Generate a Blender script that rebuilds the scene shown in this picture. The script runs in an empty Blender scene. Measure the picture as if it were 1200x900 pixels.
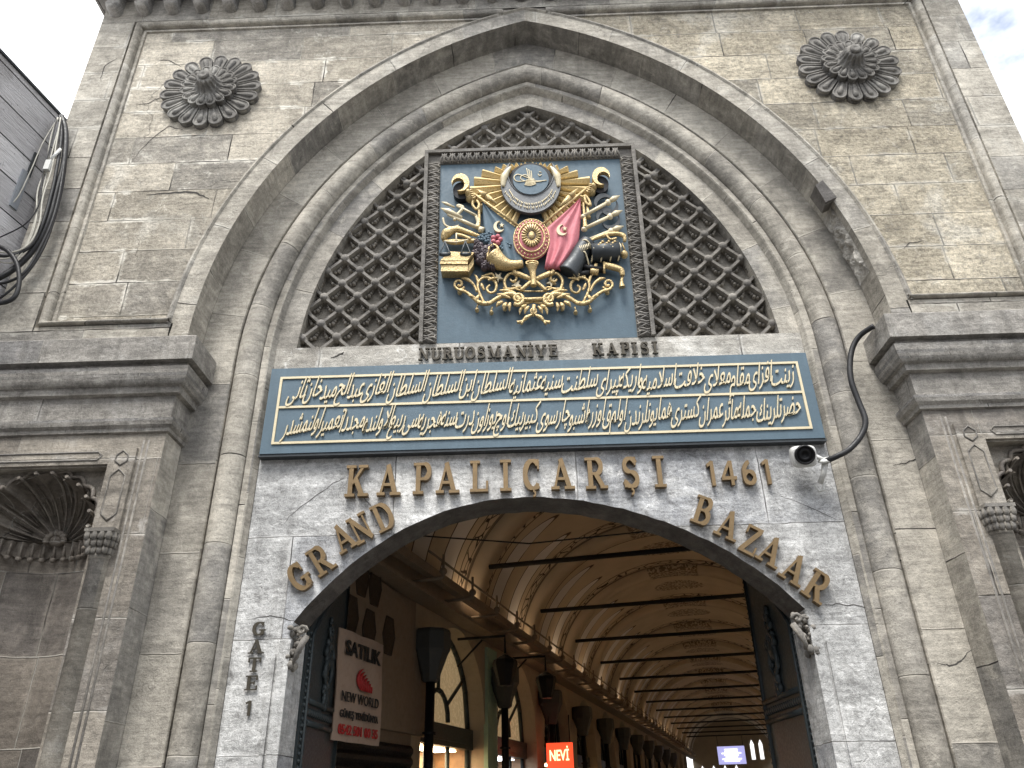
import bpy, math, random, unicodedata
from math import sin, cos, tan, pi, radians, sqrt, acos, atan2
from mathutils import Vector, Matrix
random.seed(7)
S = bpy.context.scene
COL = S.collection

# ------------------------------------------------------------------ camera
F, PITCH, ROLL, YAW = 900.0, radians(28.5), radians(1.244), radians(1.0)
EYE = Vector((0, -7.0, 1.6))
_rz = Matrix.Rotation(YAW, 3, 'Z')
fw = _rz @ Vector((0, cos(PITCH), sin(PITCH)))
_u0 = _rz @ Vector((0, -sin(PITCH), cos(PITCH)))
_r0 = _rz @ Vector((1, 0, 0))
rt = cos(ROLL) * _r0 - sin(ROLL) * _u0
up = cos(ROLL) * _u0 + sin(ROLL) * _r0
cd = bpy.data.cameras.new('camera')
cam = bpy.data.objects.new('camera', cd); COL.objects.link(cam)
cd.sensor_width = 36; cd.lens = 27.0; cd.clip_start = .05; cd.clip_end = 2000
cam.matrix_world = Matrix(((rt.x, up.x, -fw.x, EYE.x), (rt.y, up.y, -fw.y, EYE.y), (rt.z, up.z, -fw.z, EYE.z), (0, 0, 0, 1)))
S.camera = cam

# ------------------------------------------------------------------ sky, sun, exposure
SUN_EL, SUN_AZ = radians(62), radians(196)      # azimuth clockwise from +Y: behind the photographer, a little left
w = bpy.data.worlds.new('World'); S.world = w; w.use_nodes = True
nt = w.node_tree; bg = nt.nodes['Background']
sky = nt.nodes.new('ShaderNodeTexSky'); sky.sky_type = 'NISHITA'; sky.sun_disc = False
sky.sun_elevation = SUN_EL; sky.sun_rotation = SUN_AZ; sky.air_density = 1.0; sky.dust_density = 2.0
tc = nt.nodes.new('ShaderNodeTexCoord'); mp = nt.nodes.new('ShaderNodeMapping'); mp.inputs['Scale'].default_value = (1, 1, 1.6)
mp.inputs['Location'].default_value = (.35, .1, .2)
nz = nt.nodes.new('ShaderNodeTexNoise'); nz.inputs['Scale'].default_value = 2.6; nz.inputs['Detail'].default_value = 7; nz.inputs['Roughness'].default_value = .55
cr = nt.nodes.new('ShaderNodeValToRGB'); cr.color_ramp.elements[0].position = .36; cr.color_ramp.elements[1].position = .47
cr.color_ramp.elements[0].color = (0, 0, 0, 1); cr.color_ramp.elements[1].color = (1, 1, 1, 1)
nz2 = nt.nodes.new('ShaderNodeTexNoise'); nz2.inputs['Scale'].default_value = 4.5; nz2.inputs['Detail'].default_value = 6
cr2 = nt.nodes.new('ShaderNodeValToRGB'); cr2.color_ramp.elements[0].position = .35; cr2.color_ramp.elements[1].position = .62
cr2.color_ramp.elements[0].color = (8.0, 8.4, 8.9, 1); cr2.color_ramp.elements[1].color = (10.6, 10.7, 10.8, 1)
mx = nt.nodes.new('ShaderNodeMix'); mx.data_type = 'RGBA'
L = nt.links.new
L(tc.outputs['Generated'], mp.inputs['Vector']); L(mp.outputs[0], nz.inputs['Vector']); L(mp.outputs[0], nz2.inputs['Vector'])
L(nz.outputs['Fac'], cr.inputs[0]); L(nz2.outputs['Fac'], cr2.inputs[0])
L(cr.outputs[0], mx.inputs['Factor']); L(sky.outputs[0], mx.inputs[6]); L(cr2.outputs[0], mx.inputs[7]); L(mx.outputs[2], bg.inputs[0])
bg.inputs[1].default_value = .10
sl = bpy.data.lights.new('sun', 'SUN'); sl.energy = 2.4; sl.angle = radians(22); sl.color = (1, .97, .92)
so = bpy.data.objects.new('sun', sl); COL.objects.link(so); so.location = (0, -10, 30)
_sd = Vector((sin(SUN_AZ) * cos(SUN_EL), cos(SUN_AZ) * cos(SUN_EL), sin(SUN_EL)))
so.rotation_euler = (-_sd).to_track_quat('-Z', 'Y').to_euler()
vs = S.view_settings; vs.view_transform = 'Standard'; vs.look = 'None'; vs.exposure = 1.15; vs.gamma = 1; vs.use_curve_mapping = False
S.cycles.max_bounces = 8; S.cycles.diffuse_bounces = 5; S.cycles.use_denoising = True
S.cycles.sample_clamp_indirect = 6

# ------------------------------------------------------------------ helpers
XC = .165                                   # centre line of the gate
def ray(px, py):
    return fw * F + rt * (px - 600) - up * (py - 450)
def at(px, py, Y):                          # photo point -> point of the vertical plane at depth Y
    d = ray(px, py); q = EYE + d * ((Y - EYE.y) / d.y); return q.x, q.z

class MB:
    def __init__(s): s.v = []; s.f = []; s.uv = []; s.sm = []
    def face(s, pts, uv=None, smooth=False):
        n = len(s.v); pts = [Vector(p) for p in pts]; s.v += pts
        s.f.append(list(range(n, n + len(pts))))
        if uv is None: uv = s.auto(pts)
        s.uv.append(uv); s.sm.append(smooth)
    def auto(s, pts):
        nx = ny = nz_ = 0
        for i in range(len(pts)):
            a, b = pts[i], pts[(i + 1) % len(pts)]
            nx += (a.y - b.y) * (a.z + b.z); ny += (a.z - b.z) * (a.x + b.x); nz_ += (a.x - b.x) * (a.y + b.y)
        ax, ay, az = abs(nx), abs(ny), abs(nz_)
        if ay >= ax and ay >= az: return [(p.x, p.z) for p in pts]
        if ax >= az: return [(p.y + 31.3, p.z) for p in pts]
        return [(p.x, p.y + 50) for p in pts]
    def mesh(s, vs_, fs, uvs=None, smooth=False):
        n = len(s.v); vs_ = [Vector(p) for p in vs_]; s.v += vs_
        for f in fs:
            s.f.append([n + i for i in f])
            s.uv.append([uvs[i] for i in f] if uvs else s.auto([vs_[i] for i in f])); s.sm.append(smooth)
    def box(s, lo, hi, rot=None, c=None, taper=0):
        x0, y0, z0 = lo; x1, y1, z1 = hi; t = taper
        p = [(x0, y0, z0), (x1, y0, z0), (x1, y1, z0), (x0, y1, z0), (x0 + t, y0 + t, z1), (x1 - t, y0 + t, z1), (x1 - t, y1, z1), (x0 + t, y1, z1)]
        p = [Vector(q) for q in p]
        if rot is not None:
            cc = Vector(c) if c is not None else (Vector(lo) + Vector(hi)) / 2
            p = [cc + rot @ (q - cc) for q in p]
        for f in ((0, 3, 2, 1), (4, 5, 6, 7), (0, 1, 5, 4), (1, 2, 6, 5), (2, 3, 7, 6), (3, 0, 4, 7)):
            s.face([p[i] for i in f])
    def grid(s, rows, uvs=None, smooth=True, closed=False):   # rows: list of equal-length lists of points
        R_, C_ = len(rows), len(rows[0]); vv = [p for r_ in rows for p in r_]
        fs = []
        for i in range(R_ - 1):
            for j in range(C_ - (0 if closed else 1)):
                k = (j + 1) % C_
                fs.append((i * C_ + j, i * C_ + k, (i + 1) * C_ + k, (i + 1) * C_ + j))
        s.mesh(vv, fs, [u for r_ in uvs for u in r_] if uvs else None, smooth)
    def tube(s, pts, rad, n=8, caps=True):
        pts = [Vector(p) for p in pts]
        if not isinstance(rad, (list, tuple)): rad = [rad] * len(pts)
        rows = []; prev = None
        for i, p in enumerate(pts):
            t = (pts[min(i + 1, len(pts) - 1)] - pts[max(i - 1, 0)])
            if t.length < 1e-9: t = Vector((0, 0, 1))
            t.normalize()
            if prev is None:
                a = Vector((0, 0, 1)) if abs(t.z) < .9 else Vector((1, 0, 0))
                prev = t.cross(a).normalized()
            prev = (prev - t * prev.dot(t)).normalized(); b = t.cross(prev)
            rows.append([p + (prev * cos(2 * pi * k / n) + b * sin(2 * pi * k / n)) * rad[i] for k in range(n)])
        s.grid(rows, closed=True)
        if caps:
            s.face(list(reversed(rows[0]))); s.face(rows[-1])
    def lathe(s, prof, c, axis=Vector((0, 0, 1)), n=20, a0=0, a1=2 * pi, mod=None, smooth=True):   # prof: (radius, height)
        axis = Vector(axis).normalized()
        a = Vector((1, 0, 0)) if abs(axis.x) < .9 else Vector((0, 1, 0))
        e1 = (a - axis * a.dot(axis)).normalized(); e2 = axis.cross(e1); c = Vector(c)
        full = abs(a1 - a0 - 2 * pi) < 1e-6; m = n if full else n + 1
        rows = [[c + axis * h + (e1 * cos(a0 + (a1 - a0) * k / n) + e2 * sin(a0 + (a1 - a0) * k / n)) * (r_ * (mod(k, h) if mod else 1)) for k in range(m)] for r_, h in prof]
        s.grid(rows, closed=full, smooth=smooth)
    def prism(s, poly, fn, d0, d1, bev=0, smooth=False):       # poly of 2-D points, fn(x, y, d) -> 3-D; front at d1
        n = len(poly)
        ar = sum(poly[i][0] * poly[(i + 1) % n][1] - poly[(i + 1) % n][0] * poly[i][1] for i in range(n))
        cx = sum(p[0] for p in poly) / n; cy = sum(p[1] for p in poly) / n
        def inset(k): return [(cx + (p[0] - cx) * k, cy + (p[1] - cy) * k) for p in poly]
        fr = [Vector(fn(x, y, d1)) for x, y in (inset(1 - bev) if bev else poly)]
        bk = [Vector(fn(x, y, d0)) for x, y in poly]
        s.face(fr)
        for i in range(n):
            j = (i + 1) % n; s.face([bk[i], bk[j], fr[j], fr[i]])
        return fr
    def ball(s, c, r_, n=8, m=6, sc=(1, 1, 1)):
        c = Vector(c)
        rows = [[c + Vector((r_ * sc[0] * sin(pi * i / m) * cos(2 * pi * k / n), r_ * sc[1] * sin(pi * i / m) * sin(2 * pi * k / n), r_ * sc[2] * cos(pi * i / m))) for k in range(n)] for i in range(m + 1)]
        s.grid(rows, closed=True)
    def build(s, name, mat, parent=None, normals=True):
        me = bpy.data.meshes.new(name); me.from_pydata([tuple(v) for v in s.v], [], s.f)
        uvl = me.uv_layers.new(name='UVMap'); k = 0
        for uv in s.uv:
            for q in uv: uvl.data[k].uv = q; k += 1
        me.polygons.foreach_set('use_smooth', s.sm)
        me.materials.append(mat)
        if normals:
            import bmesh
            b = bmesh.new(); b.from_mesh(me)
            bmesh.ops.remove_doubles(b, verts=b.verts, dist=.0002)
            bmesh.ops.recalc_face_normals(b, faces=b.faces); b.to_mesh(me); b.free()
        o = bpy.data.objects.new(name, me); COL.objects.link(o)
        if parent: o.parent = parent; o.matrix_parent_inverse = parent_inv(parent)
        return o
def parent_inv(p):
    m = Matrix.Translation(p.location) @ p.rotation_euler.to_matrix().to_4x4()
    if p.parent: m = parent_inv(p.parent).inverted() @ m if False else m
    return m.inverted() if p.type == 'EMPTY' else Matrix()
def tag(o, label, cat, group=None, kind=None):
    if label: o['label'] = label
    if cat: o['category'] = cat
    if group: o['group'] = group
    if kind: o['kind'] = kind
    return o
def thing(name, loc, label, cat, group=None):
    o = bpy.data.objects.new(name, None); COL.objects.link(o); o.location = loc
    o.empty_display_size = .1
    return tag(o, label, cat, group)

# ------------------------------------------------------------------ materials
class NT:
    def __init__(s, name):
        s.m = bpy.data.materials.new(name); s.m.use_nodes = True; s.t = s.m.node_tree
        s.b = s.t.nodes['Principled BSDF']
    def n(s, ty, **kw):
        x = s.t.nodes.new(ty)
        for k, v in kw.items(): setattr(x, k, v)
        return x
    def link(s, a, b): s.t.links.new(a, b)
    def put(s, sock, v):
        if isinstance(v, bpy.types.NodeSocket): s.link(v, sock)
        else: sock.default_value = v
    def math(s, op, a, b=0.0, c=None, clamp=False):
        x = s.n('ShaderNodeMath', operation=op, use_clamp=clamp)
        s.put(x.inputs[0], a); s.put(x.inputs[1], b)
        if c is not None: s.put(x.inputs[2], c)
        return x.outputs[0]
    def ramp(s, v, a, b, x=0.0, y=1.0):       # smooth step from a to b mapped to x..y
        q = s.n('ShaderNodeMapRange', interpolation_type='SMOOTHSTEP')
        s.put(q.inputs[0], v); q.inputs[1].default_value = a; q.inputs[2].default_value = b; q.inputs[3].default_value = x; q.inputs[4].default_value = y
        return q.outputs[0]
    def mix(s, f, a, b, mode='MIX'):
        x = s.n('ShaderNodeMix', data_type='RGBA', blend_type=mode)
        s.put(x.inputs[0], f)
        for i, v in ((6, a), (7, b)):
            if isinstance(v, tuple) and len(v) == 3: v = (*v, 1)
            s.put(x.inputs[i], v)
        return x.outputs[2]
    def noise(s, vec, sc, det=4, ro=.55, dist=0):
        x = s.n('ShaderNodeTexNoise'); s.link(vec, x.inputs['Vector'])
        x.inputs['Scale'].default_value = sc; x.inputs['Detail'].default_value = det; x.inputs['Roughness'].default_value = ro; x.inputs['Distortion'].default_value = dist
        return x.outputs['Fac']
    def mapv(s, vec, scale, loc=(0, 0, 0)):
        x = s.n('ShaderNodeMapping'); s.link(vec, x.inputs[0]); x.inputs['Scale'].default_value = scale; x.inputs['Location'].default_value = loc
        return x.outputs[0]
    def bump(s, h, dist, strength=1.0, normal=None):
        x = s.n('ShaderNodeBump'); x.inputs['Distance'].default_value = dist; x.inputs['Strength'].default_value = strength
        s.link(h, x.inputs['Height'])
        if normal: s.link(normal, x.inputs['Normal'])
        s.link(x.outputs[0], s.b.inputs['Normal']); return x.outputs[0]

def stone(name, ca, cb, bw=1.1, bh=.42, joint=.006, blotch=.35, blotch_col=(.52, .50, .45), soot=.5, streak=.35, crack=.6, bumpd=.02, grain=.5, seed=0.0, mortar=(.42, .40, .36), pit=.5, smear=.35):
    q = NT(name)
    uv = q.n('ShaderNodeUVMap', uv_map='UVMap').outputs[0]
    pos = q.n('ShaderNodeNewGeometry').outputs['Position']
    P = q.mapv(pos, (1, 1, 1), (seed * 7.3, seed * 3.1, seed * 5.7))
    wob = q.n('ShaderNodeTexNoise'); q.link(P, wob.inputs['Vector']); wob.inputs['Scale'].default_value = 5; wob.inputs['Detail'].default_value = 4
    sub = q.n('ShaderNodeVectorMath', operation='SUBTRACT'); q.link(wob.outputs['Color'], sub.inputs[0]); sub.inputs[1].default_value = (.5, .5, .5)
    scl = q.n('ShaderNodeVectorMath', operation='SCALE'); q.link(sub.outputs[0], scl.inputs[0]); scl.inputs['Scale'].default_value = .022
    add = q.n('ShaderNodeVectorMath', operation='ADD'); q.link(uv, add.inputs[0]); q.link(scl.outputs[0], add.inputs[1])
    sp = q.n('ShaderNodeSeparateXYZ'); q.link(add.outputs[0], sp.inputs[0])
    v = q.math('DIVIDE', sp.outputs[1], bh); row = q.math('FLOOR', v); fv = q.math('SUBTRACT', v, row)
    wn = q.n('ShaderNodeTexWhiteNoise', noise_dimensions='1D'); q.link(q.math('ADD', row, seed * 3.7), wn.inputs['W'])
    u = q.math('ADD', q.math('DIVIDE', sp.outputs[0], bw), wn.outputs['Value']); colm = q.math('FLOOR', u); fu = q.math('SUBTRACT', u, colm)
    cv = q.n('ShaderNodeCombineXYZ'); q.link(colm, cv.inputs[0]); q.link(row, cv.inputs[1]); cv.inputs[2].default_value = seed
    cw = q.n('ShaderNodeTexWhiteNoise', noise_dimensions='3D'); q.link(cv.outputs[0], cw.inputs['Vector'])
    cell = cw.outputs['Value']
    du = q.math('MULTIPLY', q.math('MINIMUM', fu, q.math('SUBTRACT', 1, fu)), bw)
    dv = q.math('MULTIPLY', q.math('MINIMUM', fv, q.math('SUBTRACT', 1, fv)), bh)
    d = q.math('MINIMUM', du, dv)
    big = q.noise(P, .8, 6, .6, .4); mid = q.noise(P, 4.2, 8, .65, .6); fine = q.noise(P, 26, 6, .7); gr = q.noise(P, 130, 3, .7)
    st = q.noise(q.mapv(P, (5, 5, .45)), 1.6, 6, .65)
    jn = q.noise(P, 2.3, 3)
    jm = q.math('MULTIPLY', q.ramp(d, joint * .35, joint * 1.5, 1, 0), q.ramp(jn, .38, .6, .35, 1))
    # bands of bedding in the stone
    bed = q.noise(q.mapv(P, (1.2, 1.2, 14)), 1.4, 5, .6)
    base = q.mix(cell, ca, cb)
    c2 = q.n('ShaderNodeTexWhiteNoise', noise_dimensions='4D'); q.link(cv.outputs[0], c2.inputs['Vector']); c2.inputs['W'].default_value = 3.3
    base = q.mix(q.ramp(c2.outputs['Value'], .55, .9, 0, .65), base, (ca[0] * .66, ca[1] * .70, ca[2] * .80))
    base = q.mix(q.ramp(c2.outputs['Value'], .35, .05, 0, .55), base, tuple(min(1, c * 1.25) for c in cb))
    base = q.mix(q.ramp(big, .35, .68, 0, .55), base, tuple(c * .62 for c in ca))
    base = q.mix(q.ramp(mid, .45, .72, 0, .3), base, tuple(min(1, c * 1.35) for c in cb))
    base = q.mix(q.ramp(bed, .45, .75, 0, .22), base, tuple(c * .5 for c in ca))
    base = q.mix(q.ramp(q.noise(P, 1.15, 7, .62, .7), .56, .68, 0, blotch), base, blotch_col)
    base = q.mix(q.ramp(q.noise(P, 6.5, 7, .7, 1.2), .58, .68, 0, blotch * .8), base, tuple(min(1, c * 1.12) for c in blotch_col))
    base = q.mix(q.ramp(st, .5, .75, 0, streak), base, (.075, .07, .062))
    base = q.mix(q.ramp(q.noise(P, 2.4, 9, .72, .9), .52, .72, 0, soot), base, (.06, .055, .05))
    base = q.mix(q.ramp(fine, .56, .74, 0, .34 * grain), base, (.05, .045, .04))
    base = q.mix(q.ramp(fine, .44, .3, 0, .3 * grain), base, (.6, .58, .54))
    tone = q.math('ADD', q.ramp(mid, .3, .7, .88, 1.12), q.ramp(fine, .3, .7, -.27 * grain, .27 * grain))
    tone = q.math('ADD', tone, q.ramp(q.noise(q.mapv(P, (1, 1, 7)), 3.0, 8, .7), .3, .7, -.2, .2))
    tone = q.math('ADD', tone, q.ramp(gr, .3, .7, -.28 * grain, .28 * grain))
    tv = q.n('ShaderNodeCombineXYZ'); q.link(tone, tv.inputs[0]); q.link(tone, tv.inputs[1]); q.link(tone, tv.inputs[2])
    base = q.mix(1.0, base, tv.outputs[0], 'MULTIPLY')
    # lime smeared along the joints
    sm_ = q.math('MULTIPLY', q.ramp(q.math('ADD', d, q.math('MULTIPLY', q.noise(q.mapv(P, (1, 1, 2.2)), 7, 8, .7), .16)), .09, .125, 1, 0), q.ramp(q.noise(P, 1.7, 5, .6, .5), .48, .56, 0, smear))
    base = q.mix(sm_, base, tuple(min(1, c * 1.15) for c in blotch_col))
    pits = q.ramp(q.noise(P, 55, 2, .5), .69, .75, 0, pit)
    base = q.mix(pits, base, (.03, .028, .025))
    # joints: pale mortar in places, open dark ones elsewhere
    base = q.mix(jm, base, q.mix(q.ramp(q.noise(P, .9, 3), .40, .50), (.035, .032, .03), mortar))
    # cracks
    vo = q.n('ShaderNodeTexVoronoi', feature='DISTANCE_TO_EDGE'); vo.inputs['Scale'].default_value = .55
    dw = q.n('ShaderNodeTexNoise'); q.link(P, dw.inputs['Vector']); dw.inputs['Scale'].default_value = 2.2; dw.inputs['Detail'].default_value = 6
    va = q.n('ShaderNodeVectorMath', operation='MULTIPLY_ADD'); q.link(dw.outputs['Color'], va.inputs[0]); va.inputs[1].default_value = (.7, .7, .7); q.link(P, va.inputs[2])
    q.link(va.outputs[0], vo.inputs['Vector'])
    ck = q.math('MULTIPLY', q.ramp(vo.outputs['Distance'], .0015, .006, 1, 0), q.ramp(q.noise(P, .7, 3), .53, .6, 0, crack))
    base = q.mix(ck, base, (.03, .028, .026))
    q.link(base, q.b.inputs['Base Color'])
    q.b.inputs['Roughness'].default_value = .9; q.b.inputs['Specular IOR Level'].default_value = .25
    h = q.math('MULTIPLY', jm, -.9)
    h = q.math('ADD', h, q.math('MULTIPLY', mid, .35)); h = q.math('ADD', h, q.math('MULTIPLY', fine, .75)); h = q.math('ADD', h, q.math('MULTIPLY', gr, .3))
    h = q.math('SUBTRACT', h, q.math('MULTIPLY', ck, .8)); h = q.math('SUBTRACT', h, q.math('MULTIPLY', pits, .5)); h = q.math('ADD', h, q.math('MULTIPLY', bed, .25))
    q.bump(h, bumpd, 1.0)
    return q.m
def paint(name, col, rough=.5, metal=0.0, var=.25, dirt=.3, dirt_col=(.05, .045, .04), bumpd=.002, sc=6, spec=.4, vstreak=0, dlo=.55):
    q = NT(name); pos = q.n('ShaderNodeNewGeometry').outputs['Position']
    a = q.noise(pos, sc, 6, .6); b_ = q.noise(pos, sc * 6, 5, .65)
    c = q.mix(q.ramp(a, .3, .7, 0, var), col, tuple(x * .6 for x in col))
    c = q.mix(q.ramp(b_, dlo, dlo + .2, 0, dirt), c, dirt_col)
    if vstreak:
        c = q.mix(q.ramp(q.noise(q.mapv(pos, (9, 9, .5)), 2, 5, .6), .5, .8, 0, vstreak), c, tuple(min(1, x * 1.7) for x in col))
    q.link(c, q.b.inputs['Base Color']); q.b.inputs['Metallic'].default_value = metal
    q.link(q.ramp(b_, .3, .7, rough * .8, min(1, rough * 1.25)), q.b.inputs['Roughness']); q.b.inputs['Specular IOR Level'].default_value = spec
    q.bump(q.math('ADD', b_, a), bumpd)
    return q.m
def glow(name, col, strength):
    q = NT(name); q.b.inputs['Base Color'].default_value = (*col, 1); q.b.inputs['Emission Color'].default_value = (*col, 1); q.b.inputs['Emission Strength'].default_value = strength
    return q.m

M = {}
M['spandrel'] = stone('spandrel_stone', (.36, .325, .265), (.50, .455, .38), 1.25, .46, blotch=.5, blotch_col=(.66, .63, .56), soot=.42, streak=.25, crack=.35, bumpd=.035, seed=1, smear=.9, grain=.9, mortar=(.56, .53, .46))
M['border'] = stone('border_stone', (.33, .305, .26), (.45, .42, .365), .95, .52, blotch=.4, soot=.4, streak=.35, crack=.2, seed=2, smear=.5, grain=.7)
M['ring'] = stone('arch_stone', (.30, .278, .24), (.45, .42, .365), .95, 100, blotch=.5, blotch_col=(.46, .43, .37), soot=.32, streak=.25, crack=.15, bumpd=.016, grain=.6, seed=3, mortar=(.46, .43, .38))
M['pilaster'] = stone('pilaster_stone', (.235, .21, .18), (.335, .305, .26), 2.4, .78, blotch=.42, blotch_col=(.42, .40, .37), soot=.4, streak=.45, crack=.15, bumpd=.018, seed=4, grain=.75, smear=.6)
M['cornice'] = stone('cornice_stone', (.27, .255, .232), (.37, .35, .32), 1.5, 100, blotch=.35, blotch_col=(.42, .41, .39), soot=.5, streak=.45, crack=.15, seed=5, grain=.8)
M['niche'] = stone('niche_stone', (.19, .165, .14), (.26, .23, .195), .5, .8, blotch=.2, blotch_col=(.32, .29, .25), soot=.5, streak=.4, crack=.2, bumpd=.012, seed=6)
M['white'] = stone('whitewashed_stone', (.48, .48, .475), (.60, .60, .59), 1.9, 1.0, joint=.004, blotch=.75, blotch_col=(.76, .76, .75), soot=.65, streak=.35, crack=.15, bumpd=.02, grain=.8, seed=7, mortar=(.3, .29, .28), pit=.8)
M['colonnette'] = stone('colonnette_stone', (.30, .275, .235), (.40, .37, .32), 3, 1.6, blotch=.5, blotch_col=(.5, .48, .44), soot=.3, streak=.35, crack=.1, bumpd=.012, seed=12)
M['ledge'] = stone('ledge_stone', (.38, .355, .315), (.46, .44, .40), 1.6, 1.9, blotch=.8, blotch_col=(.68, .67, .64), soot=.4, streak=.2, crack=.1, bumpd=.02, seed=13)
M['spandrel_rough'] = stone('rough_spandrel_stone', (.44, .39, .30), (.58, .52, .41), 1.15, .47, blotch=.45, blotch_col=(.70, .67, .60), soot=.5, streak=.12, crack=.2, bumpd=.06, seed=14, smear=.4, grain=1.2)
M['quoin'] = stone('quoin_stone', (.36, .34, .31), (.50, .48, .45), .9, .48, joint=.012, blotch=.35, soot=.3, streak=.2, crack=.1, seed=15, smear=.9, mortar=(.66, .65, .62))
M['carved'] = stone('carved_dark_stone', (.22, .202, .175), (.30, .278, .245), 50, 50, blotch=.5, blotch_col=(.34, .32, .28), soot=.55, streak=.2, crack=0, bumpd=.01, seed=8)
M['rosette'] = stone('rosette_stone', (.17, .16, .145), (.24, .226, .205), 50, 50, blotch=.6, blotch_col=(.42, .41, .38), soot=.5, streak=.25, crack=0, bumpd=.01, seed=9)
M['latticeback'] = stone('lattice_back_stone', (.21, .195, .17), (.27, .25, .22), 50, 50, blotch=.3, soot=.4, streak=.2, crack=0, bumpd=.01, seed=10)
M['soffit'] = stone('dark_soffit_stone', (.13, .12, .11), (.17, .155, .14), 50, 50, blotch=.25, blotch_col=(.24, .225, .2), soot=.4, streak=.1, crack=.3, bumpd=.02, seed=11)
M['blue'] = paint('blue_grey_paint', (.082, .128, .165), .55, var=.3, dirt=.12, dirt_col=(.2, .26, .3), vstreak=.18)
M['gold'] = paint('gold_paint', (.66, .50, .25), .36, metal=.4, var=.5, dirt=.9, dirt_col=(.12, .08, .04), sc=11, bumpd=.008, dlo=.48)
M['goldray'] = paint('gilded_ray_paint', (.74, .58, .30), .4, metal=.2, var=.35, dirt=.7, dirt_col=(.2, .13, .06), sc=11, bumpd=.006, dlo=.5)
M['goldpale'] = paint('pale_gold_paint', (.62, .54, .37), .45, metal=.15, var=.2, dirt=.25, dirt_col=(.3, .22, .1))
M['bronze'] = paint('brass_letter', (.21, .145, .075), .45, metal=.5, var=.4, dirt=.4, dirt_col=(.06, .045, .03), sc=5)
M['darkletter'] = paint('blackened_letter', (.06, .052, .038), .6, metal=.3, var=.5, dirt=.4)
M['pink'] = paint('faded_red_paint', (.55, .17, .20), .55, var=.35, dirt=.3, dirt_col=(.30, .07, .09), sc=5, vstreak=.2)
M['darkgreen'] = paint('dark_green_metal', (.045, .06, .062), .45, metal=.2, var=.4, dirt=.3, vstreak=.2)
M['doorgreen'] = paint('blue_green_door_paint', (.046, .058, .062), .42, metal=.15, var=.4, dirt=.25, dirt_col=(.14, .16, .16), vstreak=.3)
M['iron'] = paint('black_iron', (.016, .016, .018), .5, metal=.4, var=.4, dirt=.2)
M['charcoal'] = paint('charcoal_paint', (.045, .052, .058), .45, metal=.2, var=.3, dirt=.3)
M['mauve'] = paint('dusky_mauve_paint', (.075, .055, .065), .5, var=.4, dirt=.3)
M['white_plastic'] = paint('white_plastic', (.62, .62, .60), .35, var=.1, dirt=.25, dirt_col=(.25, .23, .2))
M['rubber'] = paint('black_rubber', (.018, .018, .02), .5, var=.3, dirt=.3, dirt_col=(.08, .08, .08))
M['wire_white'] = paint('dirty_white_cable', (.5, .48, .42), .5, var=.3, dirt=.4)
M['plank'] = None

# ------------------------------------------------------------------ ground
g = MB(); g.face([(-400, -400, 0), (400, -400, 0), (400, 400, 0), (-400, 400, 0)])
q = NT('paving'); pos = q.n('ShaderNodeNewGeometry').outputs['Position']
bt = q.n('ShaderNodeTexBrick'); q.link(pos, bt.inputs['Vector']); bt.inputs['Scale'].default_value = 1.6
bt.inputs['Color1'].default_value = (.08, .077, .07, 1); bt.inputs['Color2'].default_value = (.11, .105, .095, 1); bt.inputs['Mortar'].default_value = (.05, .05, .045, 1); bt.inputs['Mortar Size'].default_value = .012
q.link(bt.outputs['Color'], q.b.inputs['Base Color']); q.b.inputs['Roughness'].default_value = .8; q.bump(q.noise(pos, 12), .01)
tag(g.build('ground', q.m), None, None, kind='structure')

# ================================================================== THE GATE
gate = thing('gate_building', (XC, 0, 0), 'tall weathered stone gateway with a great pointed arch, fluted rosettes and shell niches', 'gateway')
R0, CO, SPR = 5.40, 1.59, 6.0              # pointed arch: radius, centre offset past the axis, springing
def arc_pts(d, n=28, z0=None):             # half outline as (half-width, z) from the springing (or z0) to the apex
    R_ = R0 - d; tm = acos(CO / R_)
    out = [] if z0 is None else [(R_ - CO, z0)]
    return out + [(R_ * cos(tm * i / n) - CO, SPR + R_ * sin(tm * i / n)) for i in range(n + 1)]
def both(half):                            # left half up, right half down
    lf = [(XC - h, z) for h, z in half]; rg = [(XC + h, z) for h, z in reversed(half[:-1])]
    return lf + rg
def sweep(name, prof, mat, z0=.0, smooth=False, nz_=8, off=0):   # prof: list of (inward offset d, Y)
    mb = MB(); rows = []; uvs = []
    cols = []
    for d, Y in prof:
        half = arc_pts(d)
        if z0 is not None: half = [(half[0][0], z0 + (SPR - z0) * i / nz_) for i in range(nz_)] + half
        cols.append([(x, Y, z) for x, z in both(half)])
    base = cols[0]; s = 0; ss = [0]
    for i in range(1, len(base)):
        s += (Vector(base[i]) - Vector(base[i - 1])).length; ss.append(s)
    for k in range(len(prof) - 1):
        a, b = cols[k], cols[k + 1]
        sm = smooth[k] if isinstance(smooth, (list, tuple)) else smooth
        wv = 100 * ((k + off) if not sm else off) + 50
        mb.grid([a, b], [[(t, wv) for t in ss], [(t, wv + .1) for t in ss]], smooth=sm)
    return mb.build(name, mat, gate)

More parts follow.
